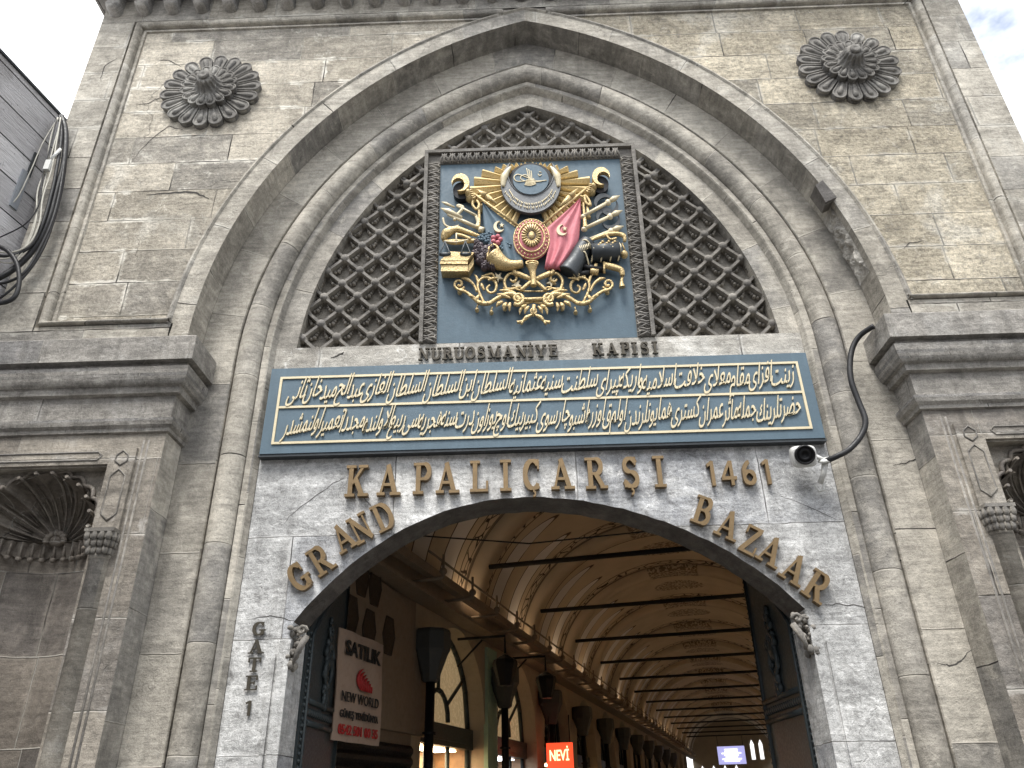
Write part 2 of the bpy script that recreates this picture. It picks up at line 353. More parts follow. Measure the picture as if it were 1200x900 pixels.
# the main arch, ring by ring
sweep('arch_soffit', [(0, 0), (0, .37)], M['ring'], off=1)
sweep('arch_ring', [(0.002, .37), (.395, .37), (.405, .385), (.405, .56)], M['ring'], off=4)
rc, ry, rr = .545, .44, .135
rp = [(rc + rr * cos(a), ry - rr * sin(a)) for a in [pi + pi * -i / 12 * 1.0 for i in range(13)]]
rp = [(rc - rr * cos(pi * i / 12), ry - rr * sin(pi * i / 12)) for i in range(13)]
sweep('roll_moulding', [(.404, .555)] + rp + [(.68, .50)], M['ring'], off=9, smooth=[False] + [True] * 12 + [False])
sweep('inner_fillet', [(.68, .49), (.69, .43), (.75, .43), (.765, .445), (.80, .521)], M['ring'], off=13)
sweep('inner_ring', [(.80, .522), (1.03, .522), (1.03, .76)], M['ring'], off=19, z0=None)

# archivolt band, border strips and spandrel fields
HB, HF, ZT, ZB = 6.02, 5.54, 11.44, 6.29   # half-width of the front, of the field; field top and bottom
fb = MB()
ext = [p for p in arc_pts(-.22, 40)]
inn = arc_pts(0, 40)
for sd in (-1, 1):
    X = lambda h: XC + sd * h
    ii = [(XC + sd * h, 0, z) for h, z in inn]; ee = [(XC + sd * h, 0, z) for h, z in ext]
    sl_ = [i * .15 + 3 * sd for i in range(41)]
    # voussoir band: joints run across it
    fb.grid([ii, ee], [[(t, 0.1) for t in sl_], [(t, .3) for t in sl_]], smooth=False)
    z_a = 5.9
    fb.face([(X(3.81), 0, z_a), (X(HB), 0, z_a), (X(HB), 0, ZB), (X(4.0), 0, ZB), (X(4.03), 0, SPR), (X(3.81), 0, SPR)])
    fb.face([(X(HF), 0, ZB), (X(HB), 0, ZB), (X(HB), 0, ZT), (X(HF), 0, ZT)])
    fb.face([(X(0), 0, ZT), (X(HB), 0, ZT), (X(HB), 0, 13.4), (X(0), 0, 13.4)])
    qb = MB()
    fb_, fb = fb, qb
    fb.face([(X(HB), 0, 0), (X(HB), .3, 0), (X(HB), .3, 13.4), (X(HB), 0, 13.4)])
    fb.face([(X(HB), .3, 0), (X(HB + .24), .3, 0), (X(HB + .24), .3, 13.4), (X(HB), .3, 13.4)])
    fb.face([(X(HB + .24), .3, 0), (X(HB + .24), 6, 0), (X(HB + .24), 6, 13.4), (X(HB + .24), .3, 13.4)])
    fb = fb_; qb.build('corner_quoins', M['quoin'], gate)
fb.build('front_border', M['border'], gate)
for sd in (-1, 1):
    f_ = MB(); prev = None
    for h, z in ext:
        if z < ZB: continue
        cur = (h, min(z, ZT))
        if prev is None: prev = (ext[0][0], ZB)
        f_.face([(XC + sd * prev[0], .045, prev[1]), (XC + sd * HF, .045, prev[1]), (XC + sd * HF, .045, cur[1]), (XC + sd * cur[0], .045, cur[1])])
        prev = cur
    f_.build('spandrel_field', M['spandrel'] if sd < 0 else M['spandrel_rough'], gate)
    # mouldings round the field
    prof = [(0, -.002), (.004, .038), (.03, .036), (.035, 0.0)] + [(.085 - .05 * cos(a), .0 - .045 * sin(a)) for a in [pi * i / 8 for i in range(9)]] + [(.14, .036), (.165, .02), (.195, .018), (.2, .046)]
    path = [(4.03, ZB), (HF, ZB), (HF, ZT), (.3, ZT)]
    m_ = MB(); rows = []
    for i, (h, z) in enumerate(path):
        if i in (0, 3):
            dx, dz = (0, 1) if i == 0 else (0, -1)
        elif i == 1: dx, dz = (-1, 1)
        else: dx, dz = (-1, -1)
        if i in (0, 1): sc_ = .35 if i == 0 else 1
        rows.append([(XC + sd * (h + dx * d), Y, z + dz * d * (.45 if i < 2 else 1)) for d, Y in prof])
    m_.grid(rows, [[(s_, 50) for d in prof] for s_ in (0, 1.5, 6.6, 12)], smooth=False)
    m_.build('field_moulding', M['border'], gate)
    m_ = MB(); cc = [arc_pts(-.22 - d, 40) for d in (-.012, 0.0, .03, .05, .075, .1)]
    YY = (-.001, .012, -.018, -.012, .03, .046)
    rows = [[(XC + sd * h, y, max(z, ZB)) for h, z in c] for c, y in zip(cc, YY)]
    m_.grid(rows, [[(i * .15, 50) for i in range(41)] for _ in rows], smooth=False)
    m_.build('archivolt_bead', M['border'], gate)

# row of little consoles and the cornice over them
for i in range(30):
    x = XC - 5.85 + i * .415; cs = MB()
    cs.lathe([(.0, -.16), (.085, -.15), (.10, -.10), (.10, .12)], (x, -.02, 11.66), axis=(0, 1, 0), n=10)
    cs.box((x - .09, -.14, 11.665), (x + .09, .02, 11.9))
    cs.build('console', M['cornice'], gate)
cs = MB(); cs.box((XC - 6.2, -.45, 11.9), (XC + 6.2, .35, 12.2)); cs.box((XC - 6.3, -.55, 12.2), (XC + 6.3, .35, 12.5))
cs.build('top_cornice', M['cornice'], gate)

# pilasters with cornice and shell niche
NCX, NR = 4.97, .60                        # niche axis (from the gate axis) and radius
NZ, NY = 3.99, .12
for sd in (-1, 1):
    X = lambda h: XC + sd * h
    p_ = MB()
    z1 = 5.0
    # front face pieces around the recess (4.31..5.63, up to 4.6)
    p_.face([(X(3.81), 0, 0), (X(4.31), 0, 0), (X(4.31), 0, 4.6), (X(3.81), 0, 4.6)])
    p_.face([(X(3.81), 0, 4.6), (X(7.2), 0, 4.6), (X(7.2), 0, 5.97), (X(3.81), 0, 5.97)])
    p_.face([(X(5.63), 0, 0), (X(7.2), 0, 0), (X(7.2), 0, 4.6), (X(5.63), 0, 4.6)])
    p_.face([(X(3.81), 0, 0), (X(3.812), .37, 0), (X(3.812), .37, 6), (X(3.81), 0, 6)])
    p_.face([(X(4.31), 0, 0), (X(4.31), NY, 0), (X(4.31), NY, 4.6), (X(4.31), 0, 4.6)])
    p_.face([(X(5.63), 0, 0), (X(5.63), NY, 0), (X(5.63), NY, 4.6), (X(5.63), 0, 4.6)])
    p_.face([(X(4.31), 0, 4.6), (X(4.31), NY, 4.6), (X(5.63), NY, 4.6), (X(5.63), 0, 4.6)])
    # back of the recess with the arched hole of the niche
    hole = [(NCX - NR, 0)] + [(NCX - NR * cos(pi * i / 24), NZ + NR * (sin(pi * i / 24)) * .98) for i in range(25)] + [(NCX + NR, 0)]
    for a, b in zip(hole[1:-1], hole[2:-1]):
        p_.face([(X(a[0]), NY, a[1]), (X(a[0]), NY, 4.6), (X(b[0]), NY, 4.6), (X(b[0]), NY, b[1])])
    p_.face([(X(4.31), NY, 0), (X(NCX - NR), NY, 0), (X(NCX - NR), NY, 4.6), (X(4.31), NY, 4.6)])
    p_.face([(X(NCX + NR), NY, 0), (X(5.63), NY, 0), (X(5.63), NY, 4.6), (X(NCX + NR), NY, 4.6)])
    p_.build('pilaster', M['pilaster'], gate)
    # polygonal niche wall
    n_ = MB(); na = 7
    ar = [(NCX - NR * cos(pi * i / na), NY + NR * .8 * sin(pi * i / na)) for i in range(na + 1)]
    uvr = [i * .27 for i in range(na + 1)]
    n_.grid([[(X(a), b, 0) for a, b in ar], [(X(a), b, 3.9) for a, b in ar]], [[(t, .3) for t in uvr], [(t, 4.2) for t in uvr]], smooth=False)
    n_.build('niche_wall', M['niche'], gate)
    # ribbed shell: quarter dome, ribs meeting at the back
    n_ = MB(); nr_, nm = 110, 14; rows = []
    for j in range(nm + 1):
        t = j / nm                              # 0 = hinge at the back, 1 = rim
        row = []
        for i in range(nr_ + 1):
            a = pi * i / nr_
            fl = abs(sin(a * 5.5 + .0)) ** .7   # eleven flutes
            rad = NR * sin(t * pi / 2)
            dep = NY + NR * .86 * cos(t * pi / 2)
            k = (1 - fl) * (.02 + .085 * t)
            sc_ = 1 + (.05 * fl - .02) * (t ** 6)
            rr_ = rad * sc_ - k * .55
            row.append((X(NCX - rr_ * cos(a)), dep - k * .9 - .02 * t, NZ + rr_ * sin(a)))
        rows.append(row)
    n_.grid(rows, smooth=True)
    for i in range(12):                         # raised ribs
        a = min(max(pi * i / 11, .02), pi - .02)
        pts = []
        for j in range(1, nm + 1):
            t = j / nm; rad = NR * sin(t * pi / 2) * .965
            pts.append((X(NCX - rad * cos(a)), NY + NR * .86 * cos(t * pi / 2) - .06 - .05 * t, NZ + rad * sin(a)))
        n_.tube(pts, [.006 + .012 * j / nm for j in range(1, nm + 1)], 6)
    for i in range(11):                         # rounded shell tips along the rim
        a0, a1 = pi * i / 11, pi * (i + 1) / 11
        pts = [(X(NCX - (NR * (1.0 + .07 * sin(pi * k / 6)) * cos(a0 + (a1 - a0) * k / 6))), NY - .02, NZ + NR * (1.0 + .07 * sin(pi * k / 6)) * sin(a0 + (a1 - a0) * k / 6)) for k in range(7)]
        n_.tube(pts, .022, 6)
        am = (a0 + a1) / 2
        for kk in (.25, .75):
            aa = a0 + (a1 - a0) * kk
            n_.tube([(X(NCX - NR * s_ * cos(am + (aa - am) * s_)), NY + NR * .86 * sqrt(max(0, 1 - s_ * s_)) - .05, NZ + NR * s_ * sin(am + (aa - am) * s_)) for s_ in (.5, .7, .85, .95)], .008, 5)
    n_.ball((X(NCX), NY + NR * .68, NZ + .03), .085, 10, 7, (1, .8, .8))
    for i in range(7): n_.ball((X(NCX + .09 * cos(pi * i / 6)), NY + NR * .6, NZ + .02 + .08 * sin(pi * i / 6)), .035)
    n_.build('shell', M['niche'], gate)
    # fringe of pendants under the shell
    n_ = MB(); N_ = 15
    for i in range(N_):
        a = pi * (i + .5) / N_
        cx_, cy_ = NCX - (NR - .05) * cos(a), NY + (NR * .8 - .04) * sin(a)
        ta = Vector((sin(a) * sd, cos(a) * .8, 0)).normalized(); ra = Vector((-cos(a) * sd, sin(a), 0)) * -1
        c0 = Vector((X(cx_), cy_, 0))
        wd = NR * pi / N_ * .5
        for s2 in (-1, 1):
            n_.mesh([c0 + ta * (s2 * wd) + Vector((0, 0, NZ)), c0 + ra * .07 + Vector((0, 0, NZ)), c0 + ra * .02 + Vector((0, 0, NZ - .17)), c0 + ta * (s2 * wd) + ra * -.02 + Vector((0, 0, NZ - .12))], [(0, 1, 2, 3)])
        n_.tube([c0 + ra * .05 + Vector((0, 0, NZ - .02)), c0 + ra * .035 + Vector((0, 0, NZ - .15))], [.012, .02], 6)
        n_.ball(c0 + ra * .03 + Vector((0, 0, NZ - .165)), .03)
    n_.grid([[(X(NCX - (NR + .0) * cos(pi * i / 20)), NY + NR * .8 * sin(pi * i / 20) - .03, z) for i in range(21)] for z in (NZ - .13, NZ + .02)])
    n_.grid([[(X(NCX - (NR - o_) * cos(pi * i / 20)), NY + (NR - o_) * .8 * sin(pi * i / 20), NZ + .012) for i in range(21)] for o_ in (0, .13)])
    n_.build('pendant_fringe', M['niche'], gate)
    # corner colonnette with its capital
    c_ = MB(); cx_ = X(4.19)
    c_.lathe([(.10, .0), (.10, 3.66), (.115, 3.67), (.115, 3.71), (.10, 3.72)], (cx_, .03, 0), n=16)
    c_.build('colonnette', M['colonnette'], gate)
    c_ = MB()
    for k, (wd, za, zb) in enumerate(((.10, 3.715, 3.78), (.118, 3.78, 3.84), (.132, 3.84, 3.90))):
        c_.box((cx_ - wd, .03 - wd - .01, za), (cx_ + wd, .1, zb))
        for j in range(4):
            for yy in (-1,):
                xx = cx_ + (j - 1.5) * wd * .52
                c_.lathe([(0, -.03), (.022, -.02), (.028, .02), (.02, .055)], (xx, .015 - wd, za), n=8)
            c_.lathe([(0, -.03), (.022, -.02), (.028, .02), (.02, .055)], (cx_ - sd * (wd + .0), .03 - wd * .8 + j * wd * .5, za), n=8)
    c_.box((cx_ - .14, -.125, 3.90), (cx_ + .14, .1, 3.935))
    c_.build('colonnette_capital', M['carved'], gate)
    # carved strip above the capital, its sunk hexagon lines, and the moulded lintel
    c_ = MB()
    c_.box((X(4.19) - .13, -.03, 3.936), (X(4.19) + .13, .1, 4.79))
    c_.box((min(X(4.32), X(7)), -.028, 4.62), (max(X(4.32), X(7)), .02, 4.80))
    c_.build('niche_frame', M['pilaster'], gate)
    c_ = MB()
    def hexline(cx2, z_lo, z_hi, hw, pt):
        P_ = [(cx2, z_lo), (cx2 + hw, z_lo + pt), (cx2 + hw, z_hi - pt), (cx2, z_hi), (cx2 - hw, z_hi - pt), (cx2 - hw, z_lo + pt)]
        P_.append(P_[0])
        c_.tube([(x_, -.032, z_) for x_, z_ in P_], .009, 6)
    hexline(X(4.19), 4.03, 4.56, .075, .07); hexline(X(4.19), 4.60, 4.76, .06, .05)
    c_.tube([(X(4.40), -.03, 4.71), (X(4.44), -.03, 4.75), (X(7), -.03, 4.75)], .009, 6)
    c_.tube([(X(4.40), -.03, 4.71), (X(4.44), -.03, 4.665), (X(7), -.03, 4.665)], .009, 6)
    for h in (3.97, 4.02): c_.tube([(X(h), -.0, 0), (X(h), -.0, 4.88)], .012, 6)
    c_.build('niche_frame_bead', M['carved'], gate)
    # cornice: profile swept round the front and the inner return
    prof = [(-.01, 4.955), (.03, 4.965), (.035, 5.0), (.065, 5.03), (.075, 5.07), (.075, 5.10), (.02, 5.125), (.022, 5.375), (.075, 5.385), (.08, 5.44), (.088, 5.455)]
    prof += [(.088 + .082 * sin(a) ** 1.0, 5.455 + .195 * (1 - cos(a))) for a in [pi / 2 * i / 8 for i in range(1, 9)]]
    prof += [(.13, 5.655), (.13, 5.70), (.205, 5.71), (.205, 5.985), (.195, 6.0), (-.1, 6.04)]
    c_ = MB()
    for k in range(len(prof) - 1):
        (o0, za), (o1, zb) = prof[k], prof[k + 1]
        sm = 10 <= k <= 17
        def rowp(o, z): return [(X(7.4), -o, z), (X(3.81 - o), -o, z), (X(3.81 - o), .38, z)]
        vv = 100 * k + 50
        ua, ub, uc = 0, 3.6, 4.1
        c_.grid([rowp(o0, za), rowp(o1, zb)], [[(ua, vv), (ub, vv), (uc, vv)], [(ua, vv + .1), (ub, vv + .1), (uc, vv + .1)]], smooth=False)
    c_.build('pilaster_cornice', M['cornice'], gate)

# whitewashed wall with the segmental door opening
OW, OS, OA = 2.445, 3.155, 4.346
OR = (OW ** 2 + (OA - OS) ** 2) / (2 * (OA - OS))
def oz(x, lift=0): return OA - OR + sqrt(max(0, OR * OR - x * x)) + lift - (.05 * sin(pi * x / OW) if abs(x) < OW else 0)
WY, WB = .52, .99
oarc = [(-OW + 2 * OW * i / 48) for i in range(49)]
def jit(i): return .007 * sin(i * 2.3) * sin(i * .9 + 1)
op = [(x, oz(x) + (jit(i) if 0 < i < 48 else 0)) for i, x in enumerate(oarc)]
W_ = MB()
for a, b in zip(op, op[1:]):
    W_.face([(XC + a[0], WY, a[1]), (XC + a[0], WY, 5.2), (XC + b[0], WY, 5.2), (XC + b[0], WY, b[1])])
for sd in (-1, 1):
    W_.face([(XC + sd * OW, WY, 0), (XC + sd * 3.005, WY, 0), (XC + sd * 3.005, WY, 5.2), (XC + sd * OW, WY, 5.2)])
    W_.face([(XC + sd * OW, WY, 0), (XC + sd * OW, WB, 0), (XC + sd * OW, WB, OS), (XC + sd * OW, WY, OS)])
W_.face([(XC - 3.005, WY, 5.2), (XC + 3.005, WY, 5.2), (XC + 3.005, WY, 5.85), (XC - 3.005, WY, 5.85)])
W_.build('whitewashed_wall', M['white'], gate)
W_ = MB(); W_.face([(XC - 3.005, WY, 5.85), (XC + 3.005, WY, 5.85), (XC + 3.005, WY, 6.24), (XC - 3.005, WY, 6.24)]); W_.face([(XC - 2.98, WY, 6.24), (XC + 2.98, WY, 6.24), (XC + 2.98, .76, 6.24), (XC - 2.98, .76, 6.24)])
W_.build('inscription_ledge', M['ledge'], gate)
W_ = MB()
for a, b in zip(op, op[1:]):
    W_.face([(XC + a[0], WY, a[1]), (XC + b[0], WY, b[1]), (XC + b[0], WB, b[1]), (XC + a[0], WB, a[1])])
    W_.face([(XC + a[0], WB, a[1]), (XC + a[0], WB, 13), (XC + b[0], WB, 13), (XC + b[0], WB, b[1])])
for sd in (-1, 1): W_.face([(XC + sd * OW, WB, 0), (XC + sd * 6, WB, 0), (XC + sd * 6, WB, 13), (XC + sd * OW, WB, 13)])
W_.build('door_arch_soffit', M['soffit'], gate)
# jamb strips and carved imposts
for sd in (-1, 1):
    j_ = MB(); x0 = XC + sd * OW
    a_, b_ = sorted((x0 - sd * .004, x0 + sd * .10)); j_.box((a_, WY - .035, 0), (b_, WY + .2, 2.98))
    a_, b_ = sorted((x0 + sd * .13, x0 + sd * .17)); j_.box((a_, WY - .02, 0), (b_, WY + .02, 2.86))
    j_.build('jamb_moulding', M['white'], gate)
    j_ = MB(); rj = random.Random(5 + sd)
    for k in range(70):
        zz = rj.uniform(2.74, 3.12); t = (zz - 2.74) / .38
        xx = x0 - sd * rj.uniform(-.05, .02 + .11 * t); yy = WY + rj.uniform(-.035, .12)
        j_.ball((xx, yy, zz), rj.uniform(.014, .034), 7, 6, (1, 1, rj.uniform(.7, 1.5)))
    sp_ = [(x0 - sd * (.10 + (.055 - .006 * t) * cos(t * .8)), WY - .035, 3.06 + (.055 - .006 * t) * sin(t * .8)) for t in range(9)]
    j_.tube(sp_, .017, 7)
    j_.tube([(x0 - sd * .14, WY, 3.02), (x0 - sd * .09, WY - .03, 2.9), (x0 - sd * .04, WY - .02, 2.76)], [.035, .03, .012], 7)
    j_.build('carved_impost', M['carved'], gate)

# the tympanum: pierced lattice
def lattice(nodes, px_, pz_, name):
    mb = MB(); ns = set(nodes); LY = .63
    for (x, z) in nodes:
        mb.lathe([(.0, -.075), (.03, -.07), (.052, -.05), (.058, .02)], (x, LY, z), axis=(0, 1, 0), n=8)
        for sx in (-1, 1):
            x2, z2 = x + sx * px_ / 2, z + pz_ / 2
            a, b = Vector((x, LY, z)), Vector((x2, LY, z2)); t = (b - a).normalized(); nn = Vector((-t.z, 0, t.x))
            hw, he = .026, .017
            A_ = [a + nn * hw + Vector((0, .09, 0)), a + nn * he + Vector((0, -.045, 0)), a - nn * he + Vector((0, -.045, 0)), a - nn * hw + Vector((0, .09, 0))]
            B_ = [p + (b - a) for p in A_]
            mb.grid([A_, B_], smooth=False)
            # groove line on the rib
            # cusps on the lower side of each rib
            dn = nn if nn.z < 0 else -nn
            for f, o_, r_ in ((.28, .045, .019), (.42, .062, .024), (.56, .05, .02), (.68, .036, .014)):
                c = a + (b - a) * f + dn * o_ + Vector((0, .03, 0)); mb.ball(c, r_, 7, 5, (1, 1.6, 1))
            # small leaf cusps on the upper side
            c = a + (b - a) * .35 - dn * .045 + Vector((0, .05, 0)); mb.ball(c, .02, 6, 4)
    return mb.build(name, M['carved'], gate)
def inF(h, z, grow): return (h + CO) ** 2 + (z - SPR) ** 2 < (R0 - 1.03 + grow) ** 2
PX_, PZ_ = .405, .385
for sd in (-1, 1):
    nodes = []
    for i in range(-6, 6):
        for j in range(-3, 10):
            for o_ in (0, .5):
                h = 2.14 + (i + o_) * PX_; z = 6.615 + (j + o_) * PZ_
                if h > 1.2 and z > 6.22 and inF(h, z, .18): nodes.append((XC + sd * h, z))
    lattice(nodes, PX_, PZ_, 'lattice_screen')
nodes = []
for i in range(-6, 7):
    for j in range(0, 6):
        for o_ in (0, .5):
            h = (i + o_) * PX_; z = 8.78 + (j + o_) * PZ_
            if inF(abs(h), z, .16): nodes.append((XC + h, z))
lattice(nodes, PX_, PZ_, 'lattice_screen')
lb = MB(); lb.face([(XC - 3, .705, 6.0), (XC + 3, .705, 6.0), (XC + 3, .705, 10.4), (XC - 3, .705, 10.4)])
lb.build('lattice_backing', M['latticeback'], gate)

# rosettes
def rosette(cx, cz, R_):
    mb = MB(); c = Vector((cx, .045, cz))
    def petal_ring(n, r0, r1, y0, th, wd, ph):
        for k in range(n):
            a = 2 * pi * k / n + ph; e = Vector((cos(a), 0, sin(a))); t = Vector((-sin(a), 0, cos(a)))
            N_ = 7; rim = []
            hw = lambda s: wd * (.38 + .62 * s)
            out = [(r0, -hw(0)), (r1 - wd, -hw(.9))] + [(r1 - wd + wd * sin(pi * i / N_), -wd * cos(pi * i / N_)) for i in range(1, N_)] + [(r1 - wd, hw(.9)), (r0, hw(0))]
            def fn(x, y, d): return c + e * x + t * y + Vector((0, -d, 0))
            mb.prism(out, fn, y0, y0 + th)
            # rolled rim of the petal and the drop inside it
            mb.tube([fn(x, y * .86, y0 + th) for x, y in out], .012 * R_ / .65, 5, caps=False)
            mb.tube([fn(r0 + (r1 - r0) * s, 0, y0 + th - .002) for s in (.1, .4, .62, .78, .86)], [.008, .02, .034, .038, .016], 7)
    s = R_ / .66
    petal_ring(18, .26 * s, .66 * s, 0, .07, .098 * s, .1)
    petal_ring(16, .1 * s, .37 * s, .07, .07, .066 * s, .25)
    ax = Vector((0, -1, 0))
    mb.lathe([(.20 * s, .0), (.20 * s, .14), (.185 * s, .15), (.155 * s, .17), (.125 * s, .22), (.115 * s, .27), (.10 * s, .295), (.0, .30)], c, axis=ax, n=56, mod=lambda k, h: (1 + .10 * cos(k * 2 * pi / 4.0 + h * 9)) if h < .29 else 1)
    mb.lathe([(.06 * s, .295), (.075 * s, .315), (.055 * s, .335), (.03 * s, .33), (0, .315)], c, axis=ax, n=16)
    return mb.build('rosette', M['rosette'], gate)
rosette(XC - 4.20, 9.96, .66); rosette(XC + 4.22, 10.0, .66)

# stub of a broken iron-bound stone at the right haunch, and the scarred stone below it
b_ = MB()
def inr(th, d): return (XC + (R0 - d) * cos(th) - CO, SPR + (R0 - d) * sin(th))
t0, t1 = math.asin(1.70 / R0), math.asin(1.99 / R0)
P_ = []
for y_, grow in ((-.05, 0), (.16, 0)):
    P_ += [(*inr(t0, .13 if y_ < 0 else .10), y_), (*inr(t0 + .004, -.03), y_), (*inr(t1, -.02), y_), (*inr(t1 - .006, .10), y_)]
P_ = [(x, y, z) for x, z, y in P_]
b_.mesh(P_, [(0, 1, 2, 3), (7, 6, 5, 4), (0, 4, 5, 1), (1, 5, 6, 2), (2, 6, 7, 3), (3, 7, 4, 0)])
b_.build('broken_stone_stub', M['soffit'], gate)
from mathutils import noise as _mn
b_ = MB(); rows = []
for i in range(61):
    t = i / 60; th = math.asin((.75 + .97 * t) / R0); row = []
    for j in range(31):
        q_ = j / 30; e_ = min(1, 5 * min(t, 1 - t), 5 * min(q_, 1 - q_) + .12)
        n_ = _mn.fractal(Vector((t * 9, q_ * 3.5, 2.2)), 1.0, 2.0, 5) * .05 + abs(_mn.noise(Vector((t * 5, q_ * 2, 7)))) * .06
        x, z = inr(th, (.012 + max(-.01, n_)) * e_ + .003); row.append((x, .09 + .278 * q_, z))
    rows.append(row)
b_.grid(rows, smooth=False)
b_.build('scarred_stone', M['ledge'], gate)
# open cracks
q = NT('open_crack'); q.b.inputs['Base Color'].default_value = (.05, .046, .042, 1); q.b.inputs['Roughness'].default_value = 1
M['crack'] = q.m
def crack(pts, Y, wd=.010):
    ck = MB()
    P_ = [at(px_, py_, Y) for px_, py_ in pts]; fine_ = []
    for a, b in zip(P_, P_[1:]):
        for k in range(5):
            t = k / 5; fine_.append((a[0] + (b[0] - a[0]) * t + random.uniform(-.012, .012), a[1] + (b[1] - a[1]) * t + random.uniform(-.01, .01)))
    fine_.append(P_[-1]); n = len(fine_)
    for i in range(n - 1):
        wa = wd * (.25 + sin(pi * i / n)) * random.uniform(.6, 1.2); wb = wd * (.25 + sin(pi * (i + 1) / n))
        (xa, za), (xb, zb) = fine_[i], fine_[i + 1]; dx, dz = xb - xa, zb - za; l = sqrt(dx * dx + dz * dz) + 1e-6; nx, nz2_ = -dz / l, dx / l
        ck.face([(xa - nx * wa / 2, Y - .003, za - nz2_ * wa / 2), (xb - nx * wb / 2, Y - .003, zb - nz2_ * wb / 2), (xb + nx * wb / 2, Y - .003, zb + nz2_ * wb / 2), (xa + nx * wa / 2, Y - .003, za + nz2_ * wa / 2)])
    ck.build('crack', M['crack'], gate)
crack([(172, 228), (200, 226), (228, 225), (245, 233)], .045, .022); crack([(155, 188), (175, 165), (198, 148), (215, 153)], .045)
crack([(185, 72), (197, 70), (212, 78)], .045); crack([(158, 122), (175, 121), (192, 112)], .045); crack([(118, 95), (122, 78), (138, 68)], 0)
crack([(1048, 545), (1060, 543), (1075, 538), (1081, 533)], .37, .01); crack([(1098, 778), (1112, 780), (1122, 777), (1138, 762)], .0, .012)
crack([(387, 420), (396, 417), (403, 413)], WY, .02); crack([(330, 616), (345, 600), (390, 566), (408, 560)], WY, .005)
crack([(408, 560), (425, 582), (445, 605)], WY, .005); crack([(900, 575), (950, 595), (985, 612)], WY, .004); crack([(1058, 292), (1065, 285), (1082, 282)], .045)
crack([(960, 710), (985, 708), (1020, 712)], WY, .006); crack([(290, 725), (318, 722), (345, 727)], WY, .006)
# ------------------------------------------------------------------ door leaves
for sd in (-1, 1):
    hx = XC + sd * (OW + (.04 if sd < 0 else .09)); y0 = WB + .02; Ld = 1.55; th = .06
    dl = MB()
    def top(s): return oz(OW - .02 - s * .95, -.03)
    n = 12
    def lean(s): return hx - sd * .01 * s
    for i in range(n):
        s0, s1 = Ld * i / n, Ld * (i + 1) / n
        for o_ in (0, th):
            dl.face([(lean(s0) - sd * o_, y0 + s0, 0), (lean(s1) - sd * o_, y0 + s1, 0), (lean(s1) - sd * o_, y0 + s1, top(s1)), (lean(s0) - sd * o_, y0 + s0, top(s0))])
        dl.face([(lean(s0), y0 + s0, top(s0)), (lean(s1), y0 + s1, top(s1)), (lean(s1) - sd * th, y0 + s1, top(s1)), (lean(s0) - sd * th, y0 + s0, top(s0))])
    for s in (0, Ld): dl.face([(lean(s), y0 + s, 0), (lean(s) - sd * th, y0 + s, 0), (lean(s) - sd * th, y0 + s, top(s)), (lean(s), y0 + s, top(s))])
    leaf = dl.build('door_leaf', M['doorgreen'], gate)
    f_ = MB(); xs = lambda s, o_: lean(s) - sd * (th + o_)
    def fr(pts, r_): f_.tube([(xs(s, .012), y0 + s, z) for s, z in pts], r_, 6)
    fr([(.12, 0)] + [(.12 + (Ld - .24) * i / 8, top(.12 + (Ld - .24) * i / 8) - .14) for i in range(9)] + [(Ld - .12, 0)], .022)
    for z in (2.32, 2.52): fr([(.14, z), (Ld - .14, z)], .03)
    for z in (2.42,):
        for i in range(18): f_.ball((xs(.16 + (Ld - .32) * i / 17, .012), y0 + .16 + (Ld - .32) * i / 17, z), .04, 7, 5, (.6, 1, 1))
    leafm = f_.build('door_moulding', M['doorgreen'], leaf)
    for s in (.06, Ld - .06):
        f_ = MB(); z = .3
        while z < top(s) - .05: f_.ball((xs(s, .004), y0 + s, z), .022, 6, 5); z += .062
        f_.build('stud_row', M['doorgreen'], leaf)
    f_ = MB(); sc_, zc = Ld * .5, 3.02
    for k in range(2):
        for s2 in (-1, 1):
            pts = [(xs(sc_ + s2 * (.02 + .13 * sin(t * .55)) * (1 - t / 12), .03), y0 + sc_ + s2 * (.02 + .15 * sin(t * .6 + k)) * (1 - t / 14), zc + (.36 if k else -.5) * t / 8) for t in range(9)]
            f_.tube(pts, [.035 - .003 * t for t in range(9)], 6)
    for t in range(26): f_.ball((xs(sc_, .02), y0 + sc_ + random.uniform(-.16, .16) * (1 - abs(t - 11) / 18), zc - .5 + .9 * t / 25), random.uniform(.03, .06), 7, 5, (.7, 1, 1))
    f_.lathe([(.11, 0), (.12, .03), (.06, .05), (0, .07)], (xs(sc_, 0), y0 + sc_, zc - .02), axis=(-sd, 0, 0), n=14)
    f_.build('door_ornament', M['doorgreen'], leaf)

# ================================================================== LETTERING
def arc2(cx, cy, rx, ry, a0, a1, w0, w1=None, n=16):           # ribbon of an ellipse arc, w0 thickness where horizontal radius, w1 where vertical
    w1 = w0 if w1 is None else w1; o = []
    L1, L2 = [], []
    for i in range(n + 1):
        a = radians(a0 + (a1 - a0) * i / n); t = w0 * abs(cos(a)) + w1 * abs(sin(a))
        L1.append((cx + (rx + t / 2) * cos(a), cy + (ry + t / 2) * sin(a))); L2.append((cx + (rx - t / 2) * cos(a), cy + (ry - t / 2) * sin(a)))
    for i in range(n): o.append([L1[i], L1[i + 1], L2[i + 1], L2[i]])
    return ('strip', o)
def rc_(x0, y0, x1, y1): return ('poly', [[(x0, y0), (x1, y0), (x1, y1), (x0, y1)]])
def br(x0, y0, x1, y1, w_):
    dx, dy = x1 - x0, y1 - y0; l = sqrt(dx * dx + dy * dy); nx, ny = -dy / l * w_ / 2, dx / l * w_ / 2
    return ('poly', [[(x0 - nx, y0 - ny), (x1 - nx, y1 - ny), (x1 + nx, y1 + ny), (x0 + nx, y0 + ny)]])
ST, TH, SF = .2, .095, .09
